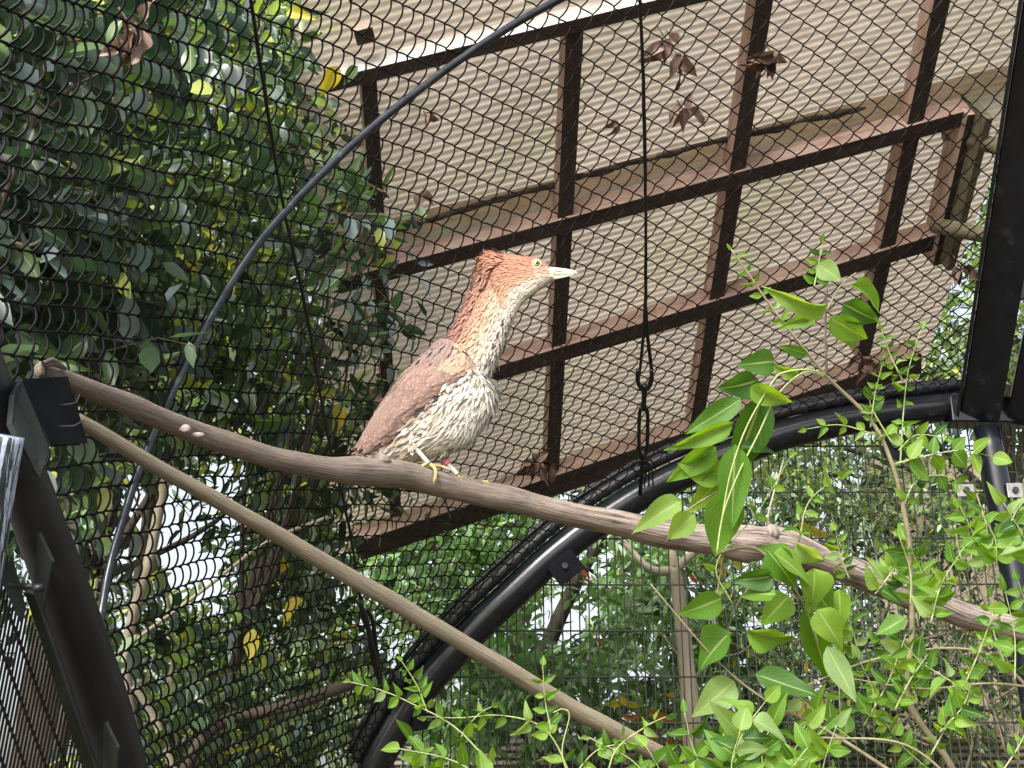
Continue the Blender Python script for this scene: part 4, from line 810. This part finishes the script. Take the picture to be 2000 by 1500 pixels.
for i in range(135):      # long dark and rusty streaks down the throat, breast and flank
    if i < 75: k = rg.uniform(4.6, 9.6); th = math.acos(1 - 2 * rg.uniform(.82, .985)); col = DARK * rg.uniform(1.2, 3); L = rg.uniform(.014, .03); W = .0026
    else:
        k = rg.uniform(9.4, 14.5); th = math.acos(1 - 2 * rg.uniform(.5, .97)); L = rg.uniform(.02, .042); W = rg.uniform(.002, .0036); col = (np.array((.5, .38, .27)), np.array((.58, .48, .38)), np.array((.4, .36, .34)))[i % 3] * rg.uniform(.8, 1.2)
    a_, b_ = body(np.array(k), np.array(th), .002), body(np.array(k + .25), np.array(th), .002); d = nrm(b_ - a_ + rg.normal(size=3) * .0012); n = nrm(np.cross(body(np.array(k), np.array(th + .03)) - body(np.array(k), np.array(th)), d)); n = n if n[1] < 0 else -n
    feather(mb, a_, d, n, L, W, col, .02)
for i in range(170):      # ragged crest and nape
    k = rg.uniform(3.0, 6.2); th = rg.uniform(-.5, .9); p_ = body(np.array(k), np.array(th)); d = nrm(body(np.array(k + .25), np.array(th)) - p_); n = nrm(p_ - (body(np.array(k), np.array(0.)) + body(np.array(k), np.array(math.pi))) / 2)
    out = .75 if k < 4.7 else .35; feather(mb, p_, nrm(d + n * out * rg.uniform(.4, 1.2)), n, rg.uniform(.016, .03), .005, lerp(CROWN, NAPE, (k - 3) / 3) * rg.uniform(.85, 1.15), .0)
mb.build('plumage', M['feather'], bird, kind='stuff', normals=mb.N)
# wing laid against the flank
wing_edge = lambda k: np.interp(k, [8.6, 9, 10, 11, 12, 13, 14, 15, 16, 17], [.40, .72, .70, .58, .47, .38, .36, .42, .46, .6])   # share of back->belly covered
kk_ = np.linspace(8.6, 17, 50); cc_ = np.linspace(-.10, 1, 16); V = []; Cw = []; 
def wth(k, c): s = np.clip(wing_edge(k) * max(c, 0), 0, 1); return math.acos(1 - 2 * s) if c >= 0 else c * 2
for k in kk_:
    for c in cc_:
        e = min(1, (1 - abs(c)) * 5) * min(1, (k - 8.5) * 3) * min(1, (17.4 - k) * 1.2); V.append(body(np.array(k), np.array(wth(k, c)), .002 + .009 * max(e, 0))); Cw.append(lerp(MAUVE, SHOULD, .2))
Fs = [(i * 16 + j, i * 16 + j + 1, (i + 1) * 16 + j + 1, (i + 1) * 16 + j) for i in range(49) for j in range(15)]
wing = mesh_from('wing', V, Fs, M['feather'], bird, True, np.array([(c, k) for k in kk_ for c in cc_]), np.array(Cw))
def wing_pt(k, c, out=.0):
    e = min(1, (1 - abs(c)) * 5) * min(1, (k - 8.5) * 3) * min(1, (17.4 - k) * 1.2); return body(np.array(k), np.array(wth(k, c)), .003 + .009 * max(e, 0) + out)
def wing_frame(k, c):
    p = wing_pt(k, c); d = nrm(wing_pt(min(k + .3, 17), c) - p); q = wing_pt(k, min(c + .05, 1)) - wing_pt(k, max(c - .05, 0)); n = nrm(np.cross(q, d)); 
    if n[1] > 0: n = -n
    return p, d, n
# flight feathers first (lowest), then rows of coverts
def long_feather(name, k0, c0, k1, c1, W, col, par, out):
    t = np.linspace(0, 1, 12); P_ = [wing_pt(min(k0 + (k1 - k0) * a, 17), c0 + (c1 - c0) * a, out * (1 - .3 * a)) for a in t]; V = []; C = []
    for i, a in enumerate(t):
        d = nrm(P_[min(i + 1, 11)] - P_[max(i - 1, 0)]); x = nrm(np.cross(d, [0, -1, 0])); w_ = W * (math.sin(math.pi * min(.5, a * .9 + .12)) if a < .7 else math.cos((a - .7) / .3 * 1.35))
        for s in (-1, -.5, 0, .5, 1): V.append(P_[i] + x * s * w_ / 2 + np.array([0, -1, 0]) * .0012 * (1 - s * s)); C.append(col * (1.25 if s > .6 else (.8 if s == 0 else 1)))
    Fs = [(i * 5 + j, i * 5 + j + 1, (i + 1) * 5 + j + 1, (i + 1) * 5 + j) for i in range(11) for j in range(4)]
    mesh_from(name, V, Fs, M['feather'], par, True, np.array([(s, a * 3) for a in t for s in (0, .25, .5, .75, 1)]), np.array(C))
for i in range(3): long_feather('flight_feather', 11.2 + i * .9, 1.04, 15.6 + i * .6, 1.16 - .03 * i, .013, DARK * (1.2 + .3 * i), wing, .001)
for i in range(7): long_feather('flight_feather', 12.3 + i * .12, .92 - i * .1, 16.95 - i * .12, .97 - i * .13, .017, (DARK * 1.6 if i < 2 else MAUVE * .8) * (1 + .05 * i), wing, .0022 + .0006 * i)
mb = MB(); mb.N = []; rg = np.random.default_rng(4)
for row in range(26, -1, -1):
    k = 8.75 + row * .265; n = 13 if k < 15 else 9
    for j in range(n):
        c = (j + .5 * (row % 2)) / (n - .3); 
        if c > .99: continue
        c += rg.normal() * .015; c = min(max(c, .0), .98); p, d, nn = wing_frame(k + rg.normal() * .04, c)
        x = np.cross(d, nn); d = nrm(d + x * rg.normal() * .09 + (wing_pt(k, 0) - wing_pt(k, 1)) * -.4 * (c - .4))
        col = lerp(MAUVE * .82, MAUVE * np.array((1.16, 1.08, 1.05)), rg.random()) * rg.uniform(.88, 1.12)
        if k < 10.2 and c < .4: col = lerp(col, SHOULD, .6)
        if k < 10.6 and c > .55: col = lerp(col, np.array((.6, .42, .27)), .55)
        if 9.3 < k < 11.2 and c > .9: col = WHITE * rg.uniform(.9, 1.05)
        if rg.random() < .006: col = DARK * 3
        L = np.interp(k, [8.7, 11, 16], [.018, .027, .033]) * rg.uniform(.9, 1.15)
        feather(mb, p + nn * .0035, d, nn, L, L * .5, col * .85, .09, .02, tipcol=col * 1.35)
mb.build('covert_feathers', M['feather'], wing, kind='stuff', normals=mb.N)
# dark primaries edge below the wing and tail
tl = MB()
for i, (a, b, c) in enumerate((((745, 838), (700, 893), DARK * 1.5), ((760, 845), (704, 896), DARK * 1.2), ((735, 830), (703, 884), SHOULD))):
    q0, q1 = PY(*a, BY - .012), PY(*b, BY - .004); feather(tl, q0, nrm(q1 - q0), np.array([0, -1.0, 0]), np.linalg.norm(q1 - q0), .016, c, 0, 0)
tl.build('tail', M['feather'], bird)
# head: bill, eye
def billm():
    m, nt, b = mat_new('pale_horn_bill'); v = coords(nt, 'UV', (3, 20, 1)); n = noise(nt, v, 1, 5)
    nt.links.new(ramp(nt, n, [(.35, (.5, .55, .38)), (.6, (.72, .74, .55))]), b.inputs['Base Color']); b.inputs['Roughness'].default_value = .32; return m
M['bill'] = billm(); M['bill_dark'] = simple('dark_culmen', [(.3, (.25, .26, .2)), (.7, (.42, .43, .34))], 40, .4)
def bill_part(name, top, bot, wd, mt, par):
    top = catmull([(a, b, 0) for a, b in top], 24); bot = catmull([(a, b, 0) for a, b in bot], 24); V = []; ns = 14
    for i in range(24):
        T, B = PY(top[i][0], top[i][1], BY), PY(bot[i][0], bot[i][1], BY); c = (T + B) / 2; h = (T - B) / 2; w_ = np.interp(i / 23, [0, 1], wd)
        for j in range(ns): a = 2 * math.pi * j / ns; V.append(c + h * math.cos(a) + np.array([0, -1, 0]) * w_ * math.sin(a))
    Fs = [(i * ns + j, i * ns + (j + 1) % ns, (i + 1) * ns + (j + 1) % ns, (i + 1) * ns + j) for i in range(23) for j in range(ns)] + [tuple(range(ns))[::-1], tuple(range(23 * ns, 24 * ns))]
    return mesh_from(name, V, Fs, mt, par, True, np.array([(j / ns, i / 23) for i in range(24) for j in range(ns)]))
bl = empty('bill', PY(1100, 532, BY)); bl.parent = bird; bl.location = (PY(1100, 532, BY) - origin(bird)).tolist()
bill_part('upper_mandible', [(1060, 519), (1077, 522), (1100, 524), (1120, 528), (1128, 532.5)], [(1060, 534), (1077, 537), (1100, 537.5), (1118, 536), (1128, 534)], (.0075, .001), M['bill'], bl)
bill_part('lower_mandible', [(1058, 537), (1077, 538.5), (1100, 538.5), (1120, 536)], [(1058, 548), (1077, 547), (1100, 543), (1120, 537)], (.0065, .001), M['bill'], bl)
tube('nostril_line', [PY(1080, 528, BY - .0078), PY(1092, 529.5, BY - .006), PY(1104, 531, BY - .004)], [.0005, .0008, .0003], M['bill_dark'], bl, 6, 10)
def hw(u, v):      # depth of the head surface towards the viewer at a picture point
    q = PY(u, v, BY); best = None
    for k in np.linspace(0, 4, 60):
        for th in np.linspace(.3, 2.8, 40):
            b = body(np.array(k), np.array(th)); dd = (b[0] - q[0]) ** 2 + (b[2] - q[2]) ** 2
            if best is None or dd < best[0]: best = (dd, b[1])
    return best[1]
ye = hw(1048, 521); ec = PY(1048, 521, BY); ec = np.array([ec[0], ye - .0002, ec[2]])
def disc(name, c, r, bulge, mt, par, yo=0):
    V = [c + np.array([0, -bulge - yo, 0])]; Fs = []
    for a_, rr in enumerate((.4, .75, 1)):
        for j in range(20): t = 2 * math.pi * j / 20; V.append(c + np.array([math.cos(t) * r * rr, -bulge * math.sqrt(1 - rr * rr) - yo, math.sin(t) * r * rr]))
    for j in range(20): Fs.append((0, 1 + j, 1 + (j + 1) % 20))
    for a_ in range(2):
        for j in range(20): Fs.append((1 + a_ * 20 + j, 21 + a_ * 20 + j, 21 + a_ * 20 + (j + 1) % 20, 1 + a_ * 20 + (j + 1) % 20))
    return mesh_from(name, V, Fs, mt, par, True)
def flat(name, c, rough=.3): m, nt, b = mat_new(name); b.inputs['Base Color'].default_value = (*c, 1); b.inputs['Roughness'].default_value = rough; return m
M['lore'] = flat('pale_lore_skin', (.55, .54, .38), .5); M['ringd'] = flat('dark_eye_rim', (.03, .025, .02)); M['iris'] = flat('yellow_iris', (.55, .45, .12), .08); M['pupil'] = flat('black_pupil', (.005, .005, .005), .05)
eye = disc('eye', ec + np.array([0, -.0008, 0]), .0112, .001, M['lore'], bird)
disc('eye_rim', ec, .0094, .0022, M['ringd'], eye, .001); disc('iris', ec, .0076, .0032, M['iris'], eye, .0013); disc('pupil', ec + np.array([.0012, 0, .0002]), .0040, .0012, M['pupil'], eye, .0043)
lq = [PY(a, b, ye + .0006) for a, b in ((1050, 514), (1066, 519), (1080, 524), (1082, 536), (1070, 538), (1056, 532), (1050, 528))]
mesh_from('lore', [q + np.array([0, .0055 * i_, 0]) for q, i_ in zip(lq, (0, .8, 2.2, 2.2, 1, .2, 0))], [tuple(range(7))], M['lore'], bird, False)
# legs and feet
M['leg'] = simple('scaly_grey_green_leg', [(.35, (.3, .34, .3)), (.6, (.5, .53, .46)), (.8, (.56, .54, .38))], 70, .5, kind='UV', scale=(1, 20, 1), bst=.5, bd=.001)
M['toe'] = simple('yellow_scaly_toe', [(.35, (.34, .26, .1)), (.6, (.58, .46, .2))], 60, .5, kind='UV', scale=(1, 20, 1), bst=.5, bd=.001)
M['claw'] = flat('horn_claw', (.5, .47, .4), .3); M['band'] = flat('pink_leg_ring', (.75, .2, .32), .4)
perch_y = lambda u: np.interp(P(u, 0, 1)[0] * 0 + u, [700, 1000], [2.86, 2.97])
def leg(pts, toes, front, ring=None, rad=(.0085, .0062, .0058, .0062)):
    e = tube('leg', [PY(a, b, y) for a, b, y in pts], list(rad)[:len(pts)], M['leg'], bird, 12, 28, .04, 4)
    for tpts in toes:
        n = len(tpts); tube('toe', [PY(a, b, y) for a, b, y in tpts], list(np.linspace(.0048, .0034, n)), M['toe'], e, 8, 20, .1, n)
        a, b = np.array(tpts[-1]), np.array(tpts[-2]); dd = (a - b) * .45; tube('claw', [PY(*a), PY(*(a + dd * .6)), PY(*(a + dd + (0, 3, 0)))], [.0032, .0022, .0006], M['claw'], e, 6, 8)
    if ring: tube('leg_ring', [PY(*ring[0]), PY(*ring[1])], .0083, M['band'], e, 14)
    return e
yf = BY - .032
leg([(800, 848, BY - .03), (806, 868, BY - .033), (827, 893, BY - .036), (837, 906, BY - .036)],
    [[(838, 906, yf), (828, 909, yf - .004), (818, 918, yf - .006), (810, 929, yf - .004)], [(838, 906, yf), (846, 911, yf - .004), (851, 920, yf - .008), (850, 934, yf - .007), (848, 941, yf - .004)], [(840, 907, yf), (850, 910, yf + .01), (862, 911, yf + .02), (874, 915, yf + .02)], [(836, 906, yf), (826, 903, yf + .015), (818, 905, yf + .03)]], True)
yb = BY + .012
leg([(872, 866, yb), (865, 884, yb), (866, 896, yb), (884, 916, yb), (894, 927, yb)],
    [[(893, 928, yb), (904, 934, yb + .02), (911, 929, yb + .04), (915, 936, yb + .045)], [(893, 928, yb), (915, 946, yb + .03), (936, 943, yb + .05), (950, 941, yb + .05), (955, 946, yb + .054)], [(893, 926, yb), (884, 922, yb + .02), (880, 918, yb + .03)]], False, ring=((868, 899, yb), (876, 907, yb)), rad=(.009, .007, .0065, .006, .006))
# feathered thighs
mb = MB(); mb.N = []; rg = np.random.default_rng(14)
for (a, b, y0, r0, col) in (((785, 815), (803, 878), BY - .03, .022, CREAM), ((800, 825), (806, 866), BY - .036, .018, WHITE), ((880, 838), (868, 882), BY - .004, .018, CREAM)):
    A, B = PY(*a, y0), PY(*b, y0); ax = nrm(B - A)
    for i in range(230):
        t = rg.random(); r = r0 * (1 - .75 * t); q = rg.normal(size=3); q -= ax * (q @ ax); q = nrm(q); p = A + (B - A) * t + q * r * .9
        feather(mb, p, nrm(ax + q * .1 + rg.normal(size=3) * .08), q, rg.uniform(.014, .024), .006, (col if rg.random() < .75 else BUFF * .8) * rg.uniform(.8, 1.05), .02)
mb.build('thigh_feathers', M['feather'], bird, kind='stuff', normals=mb.N)
